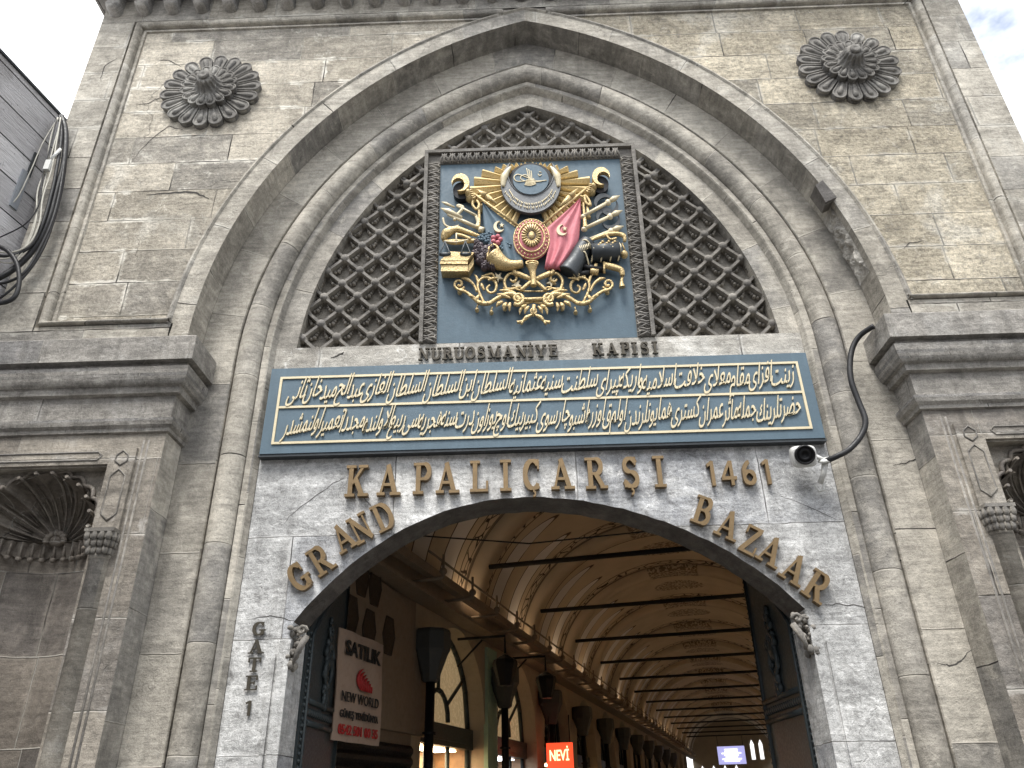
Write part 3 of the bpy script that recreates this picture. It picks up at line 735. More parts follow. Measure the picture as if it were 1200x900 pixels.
stem = lambda x=.12: [rc_(x, SF, x + ST, 1 - SF)]
def serif(x0, x1, y): return rc_(x0, 0, x1, SF) if y == 0 else rc_(x0, 1 - SF, x1, 1)
def A_(): return [br(.16, .04, .47, .98, TH), br(.45, .98, .80, .04, .2), rc_(.27, .29, .66, .38), serif(0, .36, 0), serif(.58, 1.04, 0)]
def P_bowl(x=.12): return [rc_(x + ST, 1 - SF, .48, 1), rc_(x + ST, .43, .48, .52), arc2(.46, .715, .24, .24, 90, -90, .18, .09)]
def ced(x): return [arc2(x, -.12, .07, .07, 80, -120, .055, .055, 8), rc_(x - .03, -.07, x + .03, .02)]
def C_(): return [arc2(.46, .5, .34, .44, 48, 312, .2, .1, 26), rc_(.66, .66, .74, .98), rc_(.66, .03, .73, .2)]
def S_(): return [arc2(.40, .73, .25, .215, 20, 270, .15, .1, 18), arc2(.40, .28, .27, .225, 90, -165, .17, .1, 18), rc_(.58, .72, .66, .99), rc_(.1, .02, .18, .27)]
GL = {
 'K': (1.0, lambda: stem() + [serif(0, .44, 0), serif(0, .44, 1), br(.30, .40, .74, .94, .1), br(.42, .58, .76, .05, .19), serif(.54, .96, 1), serif(.58, 1.04, 0)]),
 'A': (1.04, A_), 'P': (.8, lambda: stem() + [serif(0, .46, 0), serif(0, .32, 1)] + P_bowl()),
 'L': (.82, lambda: stem() + [serif(0, .44, 1), serif(0, .8, 0), rc_(.71, SF, .8, .34)]),
 'I': (.5, lambda: [rc_(.15, SF, .35, 1 - SF), serif(0, .5, 0), serif(0, .5, 1)]),
 'İ': (.5, lambda: [rc_(.15, SF, .35, 1 - SF), serif(0, .5, 0), serif(0, .5, 1), rc_(.17, 1.08, .33, 1.22)]),
 'C': (.84, C_), 'Ç': (.84, lambda: C_() + ced(.48)),
 'R': (.92, lambda: stem() + [serif(0, .44, 0), serif(0, .32, 1)] + P_bowl() + [br(.46, .46, .74, .06, .18), serif(.62, .96, 0)]),
 'S': (.8, S_), 'Ş': (.8, lambda: S_() + ced(.4)),
 'G': (.92, lambda: C_() + [rc_(.60, .09, .80, .40), rc_(.46, .36, .90, .45)]),
 'N': (1.0, lambda: [rc_(.14, SF, .23, 1 - SF), rc_(.74, SF, .83, 1 - SF), br(.18, .97, .79, .03, .19), serif(0, .38, 0), serif(0, .3, 1), serif(.6, .98, 1)]),
 'D': (.92, lambda: stem() + [serif(0, .46, 0), serif(0, .46, 1), arc2(.42, .5, .37, .45, 90, -90, .2, .09, 20)]),
 'B': (.84, lambda: stem() + [serif(0, .46, 0), serif(0, .46, 1), rc_(.3, .46, .48, .55), arc2(.44, .74, .22, .215, 90, -90, .17, .09), arc2(.46, .275, .25, .23, 90, -90, .18, .09)]),
 'Z': (.8, lambda: [rc_(.06, .9, .74, 1), rc_(.04, 0, .76, .1), br(.14, .08, .66, .92, .19), rc_(.06, .7, .14, .9), rc_(.68, .1, .76, .32)]),
 'T': (.84, lambda: [rc_(.32, SF, .52, .9), rc_(.02, .9, .82, 1), rc_(.02, .66, .1, .9), rc_(.74, .66, .82, .9), serif(.2, .64, 0)]),
 'E': (.82, lambda: stem() + [serif(0, .78, 0), serif(0, .76, 1), rc_(.32, .46, .56, .55), rc_(.7, SF, .78, .32), rc_(.68, .68, .76, 1 - SF), rc_(.54, .38, .6, .63)]),
 'U': (.96, lambda: [rc_(.13, .34, .32, 1 - SF), rc_(.71, .34, .80, 1 - SF), arc2(.49, .35, .29, .3, 180, 360, .17, .11, 18), serif(0, .44, 1), serif(.58, .94, 1)]),
 'O': (.92, lambda: [arc2(.46, .5, .35, .45, 0, 360, .2, .1, 32)]),
 'M': (1.2, lambda: [rc_(.15, SF, .24, 1 - SF), rc_(.86, SF, 1.05, 1 - SF), br(.22, .97, .58, .06, .18), br(.55, .05, .93, .97, .09), serif(0, .38, 0), serif(.74, 1.18, 0), serif(0, .3, 1), serif(.9, 1.18, 1)]),
 'Y': (.96, lambda: [rc_(.38, SF, .57, .46), br(.16, .95, .5, .42, .18), br(.46, .42, .8, .95, .09), serif(.24, .72, 0), serif(0, .38, 1), serif(.62, .98, 1)]),
 '1': (.42, lambda: [rc_(.18, 0, .36, 1), br(.02, .82, .3, .97, .13)]),
 '4': (.78, lambda: [rc_(.46, 0, .63, 1), rc_(.02, .22, .78, .36), br(.06, .3, .5, .97, .13)]),
 '6': (.74, lambda: [arc2(.37, .31, .26, .24, 0, 360, .15, .13, 26), arc2(.52, .42, .41, .52, 100, 185, .15, .13, 12)]),
}
_k = [0]
def letter(ch, x, z, h, rot, Y, parent, mat, depth=.05, wsc=.85, centre=True):
    wd, fnc = GL[ch]; mb = MB(); ca, sa = cos(rot), sin(rot); hh = h * wsc
    for i, (kind, polys) in enumerate(fnc()):
        dz = depth + i * .0011
        for p in polys:
            def fn(a, b, d):
                u, v = (a - (wd / 2 if centre else 0)) * hh, b * h
                return (x + u * ca - v * sa, Y - d, z + u * sa + v * ca)
            if kind == 'poly': mb.prism(p, fn, 0, dz, bev=.0)
            else:
                mb.face([fn(a, b, dz) for a, b in p])
                mb.face([fn(*p[0], 0), fn(*p[1], 0), fn(*p[1], dz), fn(*p[0], dz)]); mb.face([fn(*p[3], 0), fn(*p[2], 0), fn(*p[2], dz), fn(*p[3], dz)])
                if p is polys[0]: mb.face([fn(*p[0], 0), fn(*p[3], 0), fn(*p[3], dz), fn(*p[0], dz)])
                if p is polys[-1]: mb.face([fn(*p[1], 0), fn(*p[2], 0), fn(*p[2], dz), fn(*p[1], dz)])
    return mb.build('letter', mat, parent)
def word(label, items, h, mat, depth, Y=WY - .012, wsc=.85, cat='lettering', group=None):
    x0, z0 = at(*items[0][1:3], Y); t = thing('wall_lettering', (x0, Y, z0), label, cat, group)
    for ch, px_, py_, rot in items:
        x, z = at(px_, py_, Y); letter(ch, x, z, h, radians(rot), Y, t, mat, depth, wsc)
    return t
LW = WY - .015
word('large bronze slab letters reading KAPALIÇARŞI above the door arch', [('K', 418, 584, 0), ('A', 456, 582.5, 0), ('P', 495, 581, 0), ('A', 525, 580, 0), ('L', 562, 578.5, 0), ('I', 593, 577.5, 0), ('Ç', 624, 576.5, 0), ('A', 660, 575.5, 0), ('R', 699, 575, 0), ('Ş', 740, 574, 0), ('I', 774, 573, 0)], .345, M['bronze'], .06, wsc=.68)
word('bronze numerals 1461 on the whitewashed wall below the camera side of the inscription board', [('1', 835, 571, 0), ('4', 855, 570.5, 0), ('6', 879, 570, 0), ('1', 900, 569, 0)], .27, M['bronze'], .05, wsc=.74)
word('bronze letters GRAND climbing the left haunch of the door arch', [('G', 362, 691, 38), ('R', 386, 672, 35), ('A', 412, 645, 33), ('N', 432, 635, 30), ('D', 457, 622, 26)], .30, M['bronze'], .06, wsc=.72)
word('bronze letters BAZAAR descending the right haunch of the door arch', [('B', 818, 616, -24), ('A', 847, 632, -28), ('Z', 872, 650, -31), ('A', 895, 662, -35), ('A', 922, 683, -37), ('R', 947, 703, -40)], .30, M['bronze'], .06, wsc=.74)
word('dark letters GATE 1 stacked downwards on the left white jamb', [('G', 303, 745, 0), ('A', 300, 766, 0), ('T', 297, 787.5, 0), ('E', 294, 809, 0), ('1', 290, 839, 0)], 128e-3, M['darkletter'], .012, wsc=1.15)
nu = 'NURUOSMANİYE'; kp = 'KAPISI'
its = []
xs_ = [497, 511, 524.5, 538, 551, 564, 579.5, 596, 611.5, 622, 634, 648.5]
for c, x in zip(nu, xs_): its.append((c, x, 423.2 - (x - 490) * .028, 0))
for c, x in zip(kp, [701, 718, 733, 744, 756, 768]): its.append((c, x, 423.2 - (x - 490) * .028, 0))
word('small blackened letters reading NURUOSMANİYE KAPISI on the ledge over the inscription board', its, .155, M['darkletter'], .03, wsc=.82)

# ================================================================== INSCRIPTION BOARD
BY = .415
tl, tr_, br_, bl = at(318, 432, BY), at(943, 413.5, BY), at(969, 515, BY), at(305, 530, BY)
bx0, bx1, bz0, bz1 = (tl[0] + bl[0]) / 2, (tr_[0] + br_[0]) / 2, (bl[1] + br_[1]) / 2, (tl[1] + tr_[1]) / 2
board = thing('inscription_board', ((bx0 + bx1) / 2, BY, bz0), 'long blue grey board with two lines of raised cream Ottoman script in gold borders', 'sign')
b_ = MB(); b_.box((bx0, BY, bz0), (bx1, WY, bz1)); b_.build('board_panel', M['blue'], board)
b_ = MB(); b_.box((bx0 - .012, BY + .01, bz0 - .03), (bx1 + .012, WY, bz0 - .002)); b_.build('drip_edge', M['charcoal'], board)
t_ = MB(); e = .115; wl = .026
X0, X1, Z0, Z1 = bx0 + e, bx1 - e, bz0 + e * .9, bz1 - e; ZM = (Z0 + Z1) / 2 + .03
yb0, yb1 = BY - .014, BY + .002
t_.box((X0, yb0, Z1 - wl), (X1, yb1, Z1)); t_.box((X0, yb0, Z0), (X1, yb1, Z0 + wl))
t_.box((X0, yb0, Z0 + wl), (X0 + wl, yb1, Z1 - wl)); t_.box((X1 - wl, yb0, Z0 + wl), (X1, yb1, Z1 - wl))
t_.box((X0 + wl, yb0, ZM - wl / 2), (X1 - wl, yb1, ZM + wl / 2)); t_.build('border_trim', M['goldpale'], board)
FORMS = {}
for c in list(range(0xFB50, 0xFE00)) + list(range(0xFE70, 0xFEFD)):
    d = unicodedata.decomposition(chr(c)).split()
    if len(d) == 2 and d[0] in ('<isolated>', '<initial>', '<medial>', '<final>'): FORMS.setdefault(chr(int(d[1], 16)), {})[d[0][1:-1]] = chr(c)
    if len(d) == 3 and d[0] in ('<isolated>', '<final>') and d[1] == '0644': FORMS.setdefault('\u0644' + chr(int(d[2], 16)), {})[d[0][1:-1]] = chr(c)
def shape(s):
    toks = []; i = 0
    while i < len(s):
        if s[i] == '\u0644' and s[i:i + 2] in FORMS and len(s[i:i + 2]) == 2: toks.append(s[i:i + 2]); i += 2
        else: toks.append(s[i]); i += 1
    out = []
    for k, t in enumerate(toks):
        f = FORMS.get(t)
        if not f: out.append(t); continue
        p = k > 0 and 'initial' in FORMS.get(toks[k - 1], {}) and 'final' in f
        n_ = k < len(toks) - 1 and 'initial' in f and 'final' in FORMS.get(toks[k + 1], {})
        out.append(f.get('medial' if p and n_ else 'final' if p else 'initial' if n_ else 'isolated') or f.get('isolated') or t)
    return ''.join(reversed(out))
def text_mesh(body, size, extrude, offset=0.0, res=3):
    cu = bpy.data.curves.new('script', 'FONT'); cu.body = body; cu.size = size; cu.extrude = extrude; cu.offset = offset; cu.resolution_u = res
    o = bpy.data.objects.new('script', cu); COL.objects.link(o)
    dg = bpy.context.evaluated_depsgraph_get(); dg.update()
    me = bpy.data.meshes.new_from_object(o.evaluated_get(dg))
    vs_ = [v.co.copy() for v in me.vertices]; fs = [list(p.vertices) for p in me.polygons]
    bpy.data.objects.remove(o); bpy.data.curves.remove(cu); bpy.data.meshes.remove(me)
    return vs_, fs
def script_line(words, z_mid, hgt):
    mb = MB(); datas = []
    for wd in words:
        v, f = text_mesh(shape(wd), 1.0, .012, .004); datas.append((v, f, min(p.x for p in v), max(p.x for p in v)))
    tot = sum(b - a for _, _, a, b in datas); xa, xb = X0 + .10, X1 - .09
    gap = -.10                                               # words ride over each other as in the carved hand
    k = (xb - xa) / (tot + gap * (len(words) - 1)); x = xb
    for i, (v, f, a, b) in enumerate(datas):
        x -= (b - a) * k
        def mp_(p):
            u = (p.x - a) * k; vv = p.y * hgt * (1.18 if p.y > .25 else 1.0)
            slope = (u - (b - a) * k / 2) * .20              # each word dips to the left
            return (x + u + vv * .22, BY - .012 - p.z * .8, z_mid - hgt * .27 + vv + slope + .012 * sin(i * 2.1))
        mb.mesh([mp_(p) for p in v], f)
        x -= gap * k
    return mb.build('script_line', M['goldpale'], board)
l1 = 'زینت افزای مقام معلای خلافت اسلامیه و اریکه پیرای سلطنت سنیه عثمانیه السلطان ابن السلطان السلطان الغازی عبد الحمید خان ثانی'.split()
l2 = 'حضرتلرینك جمله مآثر عمران کستری همایونلرندن اولمق اوزره اشبو چارسوی کبیر بیك اوچ یوز اون درت سنه هجریه سی ربیع الاولنده مجددا تعمیر اولنمشدر'.split()
script_line(l1, (ZM + Z1) / 2 - .0, .315); script_line(l2, (ZM + Z0) / 2 + .005, .315)

# ================================================================== COAT OF ARMS
PT = radians(4.0)                          # the panel leans forward at the top
PO = Vector((XC, .53, 6.25)); PU = Vector((0, -sin(PT), cos(PT))); PN = Vector((0, -cos(PT), -sin(PT)))
def onp(px_, py_, d=0):
    r_ = ray(px_, py_); t = (PO - EYE + PN * 0).dot(PN) / r_.dot(PN); return EYE + r_ * t + PN * d
def K(cx, cy, d=0.0):                      # point of the relief, read off an enlarged detail of the panel
    return onp(490 + cx * .28896, 160 + cy * .28889, d)
KS = (K(500, 400) - K(400, 400)).length / 100          # metres per detail unit
def loc(u, v, d=0): return PO + Vector((u, 0, 0)) + PU * v + PN * d
coa = thing('coat_of_arms', PO, 'gilded Ottoman coat of arms in relief on a blue panel inside a carved leaf frame', 'coat of arms')
PW, PH, FW = 1.155, 2.60, .20
mb = MB()
for (u0, v0, u1, v1) in ((-PW, 0, PW, PH),):
    c8 = [loc(u, v, d) for d in (-.06, 0) for u, v in ((u0, v0), (u1, v0), (u1, v1), (u0, v1))]
    mb.mesh(c8, [(0, 3, 2, 1), (4, 5, 6, 7), (0, 1, 5, 4), (1, 2, 6, 5), (2, 3, 7, 6), (3, 0, 4, 7)])
mb.build('backing_panel', M['blue'], coa)
def lbox(m_, u0, v0, u1, v1, d0, d1):
    c8 = [loc(u, v, d) for d in (d0, d1) for u, v in ((u0, v0), (u1, v0), (u1, v1), (u0, v1))]
    m_.mesh(c8, [(0, 3, 2, 1), (4, 5, 6, 7), (0, 1, 5, 4), (1, 2, 6, 5), (2, 3, 7, 6), (3, 0, 4, 7)])
mb = MB()
e1, e2 = PW + FW, PW + FW - .045
for (u0, v0, u1, v1, da, db) in ((-e1, 0, -e2, PH + FW, -.14, .065), (e2, 0, e1, PH + FW, -.14, .065), (-e2, PH + FW - .045, e2, PH + FW, -.14, .065),
                                 (-e2, 0, -PW, PH + FW - .045, -.14, .01), (PW, 0, e2, PH + FW - .045, -.14, .01), (-PW, PH, PW, PH + FW - .045, -.14, .01)):
    lbox(mb, u0, v0, u1, v1, da, db)
def leaf(cu, cv, du, dv, s):               # one upright leaf of the border: du,dv points out of the frame
    e_ = Vector((du, dv)); t = Vector((-dv, du)); h = .15
    def q_(a, b, d): return loc(cu + e_.x * a + t.x * b, cv + e_.y * a + t.y * b, d)
    for s2 in (-1, 1):
        mb.tube([q_(0.005, s2 * s * .46, .02), q_(h * .35, s2 * s * .40, .05), q_(h * .7, s2 * s * .14, .055), q_(h, s2 * s * .34, .04)], [.012, .014, .014, .008], 5)
    mb.tube([q_(0, 0, .02), q_(h * .25, 0, .055), q_(h * .95, 0, .05)], [.01, .016, .006], 5)
    mb.tube([q_(.01, -s * .45, .03), q_(.03, 0, .045), q_(.01, s * .45, .03)], .008, 5)
nu_ = 22
for i in range(nu_): leaf(-PW + (i + .5) * 2 * PW / nu_, PH + .003, 0, 1, 2 * PW / nu_)
nv_ = 25
for i in range(nv_):
    leaf(-PW - .003, (i + .5) * PH / nv_, -1, 0, PH / nv_); leaf(PW + .003, (i + .5) * PH / nv_, 1, 0, PH / nv_)
mb.build('carved_frame', M['carved'], coa)

def sm(pts, n=5):                           # Catmull-Rom through detail points
    out = []
    for i in range(len(pts) - 1):
        p0, p1, p2, p3 = pts[max(i - 1, 0)], pts[i], pts[i + 1], pts[min(i + 2, len(pts) - 1)]
        for k in range(n):
            t = k / n
            out.append(tuple(.5 * (2 * p1[j] + (p2[j] - p0[j]) * t + (2 * p0[j] - 5 * p1[j] + 4 * p2[j] - p3[j]) * t * t + (3 * p1[j] - p0[j] - 3 * p2[j] + p3[j]) * t ** 3) for j in range(len(p1))))
    out.append(tuple(pts[-1])); return out
class RL(MB):                               # relief builder in detail units
    def rod(s, pts, rad, d=.06, smooth=True, n=7):
        P_ = sm(pts) if smooth and len(pts) > 2 else pts
        if isinstance(rad, (list, tuple)):
            R_ = [rad[0] + 0] * len(P_)
            for i in range(len(P_)):
                f = i / (len(P_) - 1) * (len(rad) - 1); a = int(min(f, len(rad) - 2)); R_[i] = (rad[a] + (rad[a + 1] - rad[a]) * (f - a)) * KS
        else: R_ = [rad * KS] * len(P_)
        dd = d if isinstance(d, (list, tuple)) else None
        if dd:
            D_ = []
            for i in range(len(P_)):
                f = i / (len(P_) - 1) * (len(dd) - 1); a = int(min(f, len(dd) - 2)); D_.append(dd[a] + (dd[a + 1] - dd[a]) * (f - a))
        else: D_ = [d] * len(P_)
        s.tube([K(p[0], p[1], D_[i]) for i, p in enumerate(P_)], R_, n)
    def slab(s, pts, d0, d1, bev=0.06): s.prism(pts, lambda x, y, d: K(x, y, d), d0, d1, bev)
    def dome(s, cx, cy, rx, ry, d0, h, n=20, m=5, rot=0):
        rows = []
        for i in range(m + 1):
            a = pi / 2 * i / m
            rows.append([K(cx + rx * cos(a) * cos(2 * pi * k / n) * cos(rot) - ry * cos(a) * sin(2 * pi * k / n) * sin(rot), cy + rx * cos(a) * cos(2 * pi * k / n) * sin(rot) + ry * cos(a) * sin(2 * pi * k / n) * cos(rot), d0 + h * sin(a)) for k in range(n)])
        s.grid(rows, closed=True)
    def disc(s, cx, cy, rx, ry, d0, d1, n=40):
        s.prism([(cx + rx * cos(2 * pi * k / n), cy + ry * sin(2 * pi * k / n)) for k in range(n)], lambda x, y, d: K(x, y, d), d0, d1)
    def ringe(s, cx, cy, rx, ry, r_, d, n=48):
        s.rod([(cx + rx * cos(2 * pi * k / n), cy + ry * sin(2 * pi * k / n)) for k in range(n + 1)], r_, d, smooth=False)
    def moon(s, cx, cy, R_, r_, ox, oy, d0, d1, n=30):     # crescent: circle R_ minus circle r_ set off by ox, oy
        dist = sqrt(ox * ox + oy * oy); a_in = atan2(oy, ox)
        ca = (dist * dist + R_ * R_ - r_ * r_) / (2 * dist * R_); al = acos(max(-1, min(1, ca)))
        cb = (dist * dist + r_ * r_ - R_ * R_) / (2 * dist * r_); be = acos(max(-1, min(1, cb)))
        o = [(cx + R_ * cos(a_in + al + (2 * pi - 2 * al) * i / n), cy + R_ * sin(a_in + al + (2 * pi - 2 * al) * i / n)) for i in range(n + 1)]
        i_ = [(cx + ox + r_ * cos(a_in + pi - (pi - (pi - be)) + 0 + 0), 0)] if False else []
        st_, en = a_in + pi - (pi - be) if False else a_in + (pi - be), a_in - (pi - be) + 2 * pi
        i_ = [(cx + ox + r_ * cos(st_ + (en - st_) * i / n), cy + oy + r_ * sin(st_ + (en - st_) * i / n)) for i in range(n + 1)]
        # join the nearer ends
        for i in range(n):
            s.face([K(*o[i], d1), K(*o[i + 1], d1), K(*i_[i + 1], d1), K(*i_[i], d1)])
            s.face([K(*o[i], d0), K(*o[i + 1], d0), K(*o[i + 1], d1), K(*o[i], d1)])
            s.face([K(*i_[i], d0), K(*i_[i + 1], d0), K(*i_[i + 1], d1), K(*i_[i], d1)])
G_ = M['gold']
# sunburst
cx, cy = 457, 205
rl = RL(); nray = 36
for i in range(nray):
    a = 2 * pi * (i + .5) / nray
    if 72 < math.degrees(a) < 108: continue
    c_, s_ = cos(a), sin(a)
    R_ = 1 / sqrt((c_ / 245) ** 2 + (s_ / (88 if s_ < 0 else 195)) ** 2) * (1.0 if i % 2 else .96)
    hw0, hw1, r0 = 70 * pi / nray * .8, R_ * pi / nray * .86, 66; t = (-s_, c_)
    if abs(c_) > .9: hw1 *= .9
    def rp_(r_, k): return (cx + c_ * r_ + t[0] * k, cy + s_ * r_ * .98 + t[1] * k)
    q4 = [rp_(r0, -hw0), rp_(R_, -hw1), rp_(R_, hw1), rp_(r0, hw0)]; m0, m1 = rp_(r0, 0), rp_(R_, 0)
    f_ = [K(*p, .035) for p in q4] + [K(*m0, .08), K(*m1, .08)] + [K(*p, 0) for p in q4]
    rl.mesh(f_, [(0, 1, 5, 4), (4, 5, 2, 3), (1, 2, 5), (6, 7, 1, 0), (7, 8, 2, 1), (8, 9, 3, 2)])
rl.build('sunburst', M['goldray'], coa)
rl = RL(); rl.disc(457, 203, 92, 78, .05, .085); rl.build('dark_ring', M['iron'], coa)
rl = RL(); rl.moon(457, 216, 120, 92, 0, -46, .08, .12)
for r_, o_ in ((118, 0),):
    rl.rod([(457 + r_ * cos(radians(-5 + 190 * k / 40)), 216 + r_ * sin(radians(-5 + 190 * k / 40))) for k in range(41)], 3, .122, smooth=False)
rl.rod([(457 + 93 * cos(radians(5 + 170 * k / 40)), 170 + 93 * sin(radians(5 + 170 * k / 40))) for k in range(41)], 3, .122, smooth=False)
M['crescent'] = paint('silvery_grey_paint', (.14, .145, .15), .4, metal=.3, var=.4, dirt=.5, dirt_col=(.03, .03, .03), sc=20)
rl.build('large_crescent', M['crescent'], coa)
rl = RL(); rl.rod([(378, 145), (352, 185), (345, 230)], [3, 17, 8], .115); rl.rod([(536, 145), (562, 185), (569, 230)], [3, 17, 8], .115)
for i in range(64):
    a = radians(22 + 136 * (i // 2) / 31); R_ = 92 + 15 * (i % 2)
    rl.rod([(457 + R_ * cos(a), 212 + R_ * sin(a) * .95 - 4), (457 + R_ * cos(a) + random.uniform(-6, 6), 212 + R_ * sin(a) * .95 + 6)], 1.8, .124, smooth=False, n=4)
rl.ringe(457, 216, 119, 95, 2.6, .12) if False else None
rl.build('crescent_lettering', M['goldpale'], coa)
rl = RL(); rl.disc(457, 203, 72, 60, .06, .14); rl.build('tughra_disc', M['blue'], coa)
rl = RL()
rl.rod([(520, 208), (480, 210), (440, 196), (405, 184), (390, 196), (402, 212), (438, 210)], 2.4, .143)
rl.rod([(500, 212), (455, 214), (420, 205), (418, 192), (436, 186), (456, 200)], 2.2, .143)
for i in range(3): rl.rod([(440 + i * 9, 160 + i * 5), (446 + i * 7, 185), (452 + i * 5, 212)], 2.3, .143)
for i in range(5): rl.rod([(432 + i * 2, 226 - i * 5), (455, 229 - i * 5), (478 - i * 2, 222 - i * 5)], 2.6, .143)
rl.rod([(486, 182), (492, 190), (500, 184)], 2, .143); rl.rod([(490, 174), (500, 176)], 2, .143, smooth=False)
rl.build('tughra', M['goldpale'], coa)
# standards: staffs topped with crescents, flags
for s_, fx in ((-1, 0), (1, 0)):
    X_ = (lambda x: x) if s_ < 0 else (lambda x: 914 - x)
    rl = RL(); c0 = (176, 218) if s_ < 0 else (738, 193)
    rl.disc(c0[0] + 2 * s_ * -1, c0[1] + 20, 34, 34, .0, .09); rl.build('finial_drum', M['iron'], coa)
    rl = RL(); rl.moon(c0[0], c0[1], 35, 25, 9 * s_, 8, .09, .16)
    rl.dome(c0[0] - s_ * 42, c0[1] + 44, 24, 20, .05, .09); rl.dome(c0[0] - s_ * 30, c0[1] + 34, 14, 14, .08, .09)
    for k in range(5): rl.rod([(c0[0] - s_ * (30 + 4 * k), c0[1] + 30 + 8 * k), (c0[0] - s_ * (48 + 3 * k), c0[1] + 28 + 7 * k)], 3.5, .14, smooth=False)
    rl.build('crescent_finial', G_, coa)
    rl = RL(); a0 = (c0[0] - s_ * 52, c0[1] + 38)
    e_ = (405, 385) if s_ < 0 else (505, 380)
    rl.rod([a0, e_], 6, .12, smooth=False)
    if s_ < 0: rl.rod([(240, 240), (278, 268)], [1, 16], .13, smooth=False); rl.rod([(278, 268), (322, 302)], [14, 7, 9, 4], .13, smooth=False)
    else: rl.rod([(648, 235), (614, 272)], [1, 16], .13, smooth=False); rl.rod([(614, 272), (572, 312)], [14, 7, 9, 4], .13, smooth=False)
    # cord and tassels hanging beside the staff
    if s_ < 0:
        rl.rod([(226, 280), (224, 300), (240, 318), (250, 300), (240, 282)], 6, .11); rl.rod([(246, 300), (250, 350), (244, 392)], [5, 6, 11], .1)
    else:
        rl.rod([(672, 262), (678, 290), (696, 302), (690, 280), (676, 262)], 6, .11); rl.rod([(668, 290), (672, 340), (676, 392)], [5, 6, 11], .1); rl.rod([(684, 300), (690, 350)], [5, 10], .09, smooth=False)
    rl.build('standard_staff', G_, coa)
def flag(outline_l, outline_r, mat, name, folds, amp, d):
    rl = RL(); rows = []
    n = 22; m = 14
    for j in range(m + 1):
        t = j / m; row = []
        def along(pl):
            f = t * (len(pl) - 1); a = int(min(f, len(pl) - 2)); return [pl[a][k] + (pl[a + 1][k] - pl[a][k]) * (f - a) for k in (0, 1)]
        l_, r_ = along(outline_l), along(outline_r)
        for i in range(n + 1):
            s = i / n
            row.append(K(l_[0] + (r_[0] - l_[0]) * s, l_[1] + (r_[1] - l_[1]) * s, d + amp * sin(s * pi * 2 * folds + t * 1.2) * (.35 + .65 * t) + .02 * sin(s * pi)))
        rows.append(row)
    rl.grid(rows); back = [[p + PN * -.05 for p in r_] for r_ in rows]
    rl.grid([rows[-1], back[-1]]); rl.grid([[r_[0] for r_ in rows], [r_[0] for r_ in back]]); rl.grid([[r_[-1] for r_ in rows], [r_[-1] for r_ in back]])
    return rl.build(name, mat, coa)
flag([(262, 285), (264, 340), (270, 400), (290, 470), (330, 530)], [(264, 286), (330, 340), (400, 392), (415, 450), (430, 540)], M['blue'], 'blue_flag', 2.2, .018, .09)
flag([(655, 272), (600, 322), (520, 392), (528, 470), (512, 552)], [(657, 272), (660, 330), (652, 420), (640, 470), (580, 555)], M['pink'], 'red_flag', 2.6, .022, .10)
for p, s_ in (((330, 393), 1), ((582, 407), 1)):
    rl = RL(); rl.moon(p[0], p[1], 22, 18, 8, -4, .11, .145, 18)
    x, y = p[0] + 11, p[1] - 6
    rl.slab([(x + (10 if k % 2 == 0 else 4) * cos(radians(-90 + 36 * k)), y + (10 if k % 2 == 0 else 4) * sin(radians(-90 + 36 * k))) for k in range(10)], .11, .145, 0)
    rl.build('flag_crescent', M['goldpale'], coa)
# oval shield
rl = RL(); rl.dome(460, 440, 74, 82, .10, .075, 36, 5); rl.build('oval_shield', M['pink'], coa)
rl = RL(); rl.ringe(460, 440, 71, 79, 3, .125); rl.ringe(460, 440, 52, 58, 4, .16)
for k in range(28): a = 2 * pi * k / 28; rl.dome(460 + 62 * cos(a), 440 + 69 * sin(a), 4.5, 4.5, .142, .015, 8, 2)
for k in range(22): a = 2 * pi * k / 22; rl.rod([(460 + 17 * cos(a), 437 + 20 * sin(a)), (460 + 40 * cos(a), 437 + 45 * sin(a))], [2, 5], .185, smooth=False, n=5)
rl.dome(460, 436, 14, 17, .17, .04, 14, 4); rl.build('shield_gilding', G_, coa)
rl = RL(); rl.dome(460, 438, 50, 56, .13, .053, 30, 4); rl.build('shield_centre', M['mauve'], coa)
# spears, axes and bugles
rl = RL()
for a, b, tip in (((255, 395), (125, 335), 1), ((245, 345), (160, 300), 0)):
    rl.rod([a, b], 8 if tip else 6, .10, smooth=False)
rl.rod([(180, 352), (125, 325), (95, 312)], [8, 13, 1], .11, smooth=False); rl.rod([(150, 305), (115, 290), (98, 283)], [4, 7, 1], .09, smooth=False)
rl.rod([(165, 300), (185, 310), (160, 340), (150, 360)], 7, .1); rl.rod([(238, 345), (245, 370), (235, 388)], 7, .1)
rl.rod([(104, 348), (112, 375), (140, 387), (168, 378)], 4.5, .085)
rl.rod([(250, 395), (268, 402)], [12, 14], .1, smooth=False)
rl.build('spear_bundle', M['goldpale'], coa)
rl = RL(); rl.rod([(105, 440), (120, 412), (160, 396), (215, 412), (255, 425)], [8, 22, 14, 10, 5], .10); rl.rod([(104, 440), (150, 446), (240, 440)], [6, 13, 8], .09); rl.rod([(160, 420), (190, 428), (215, 440)], 7, .12)
rl.build('quiver', G_, coa)
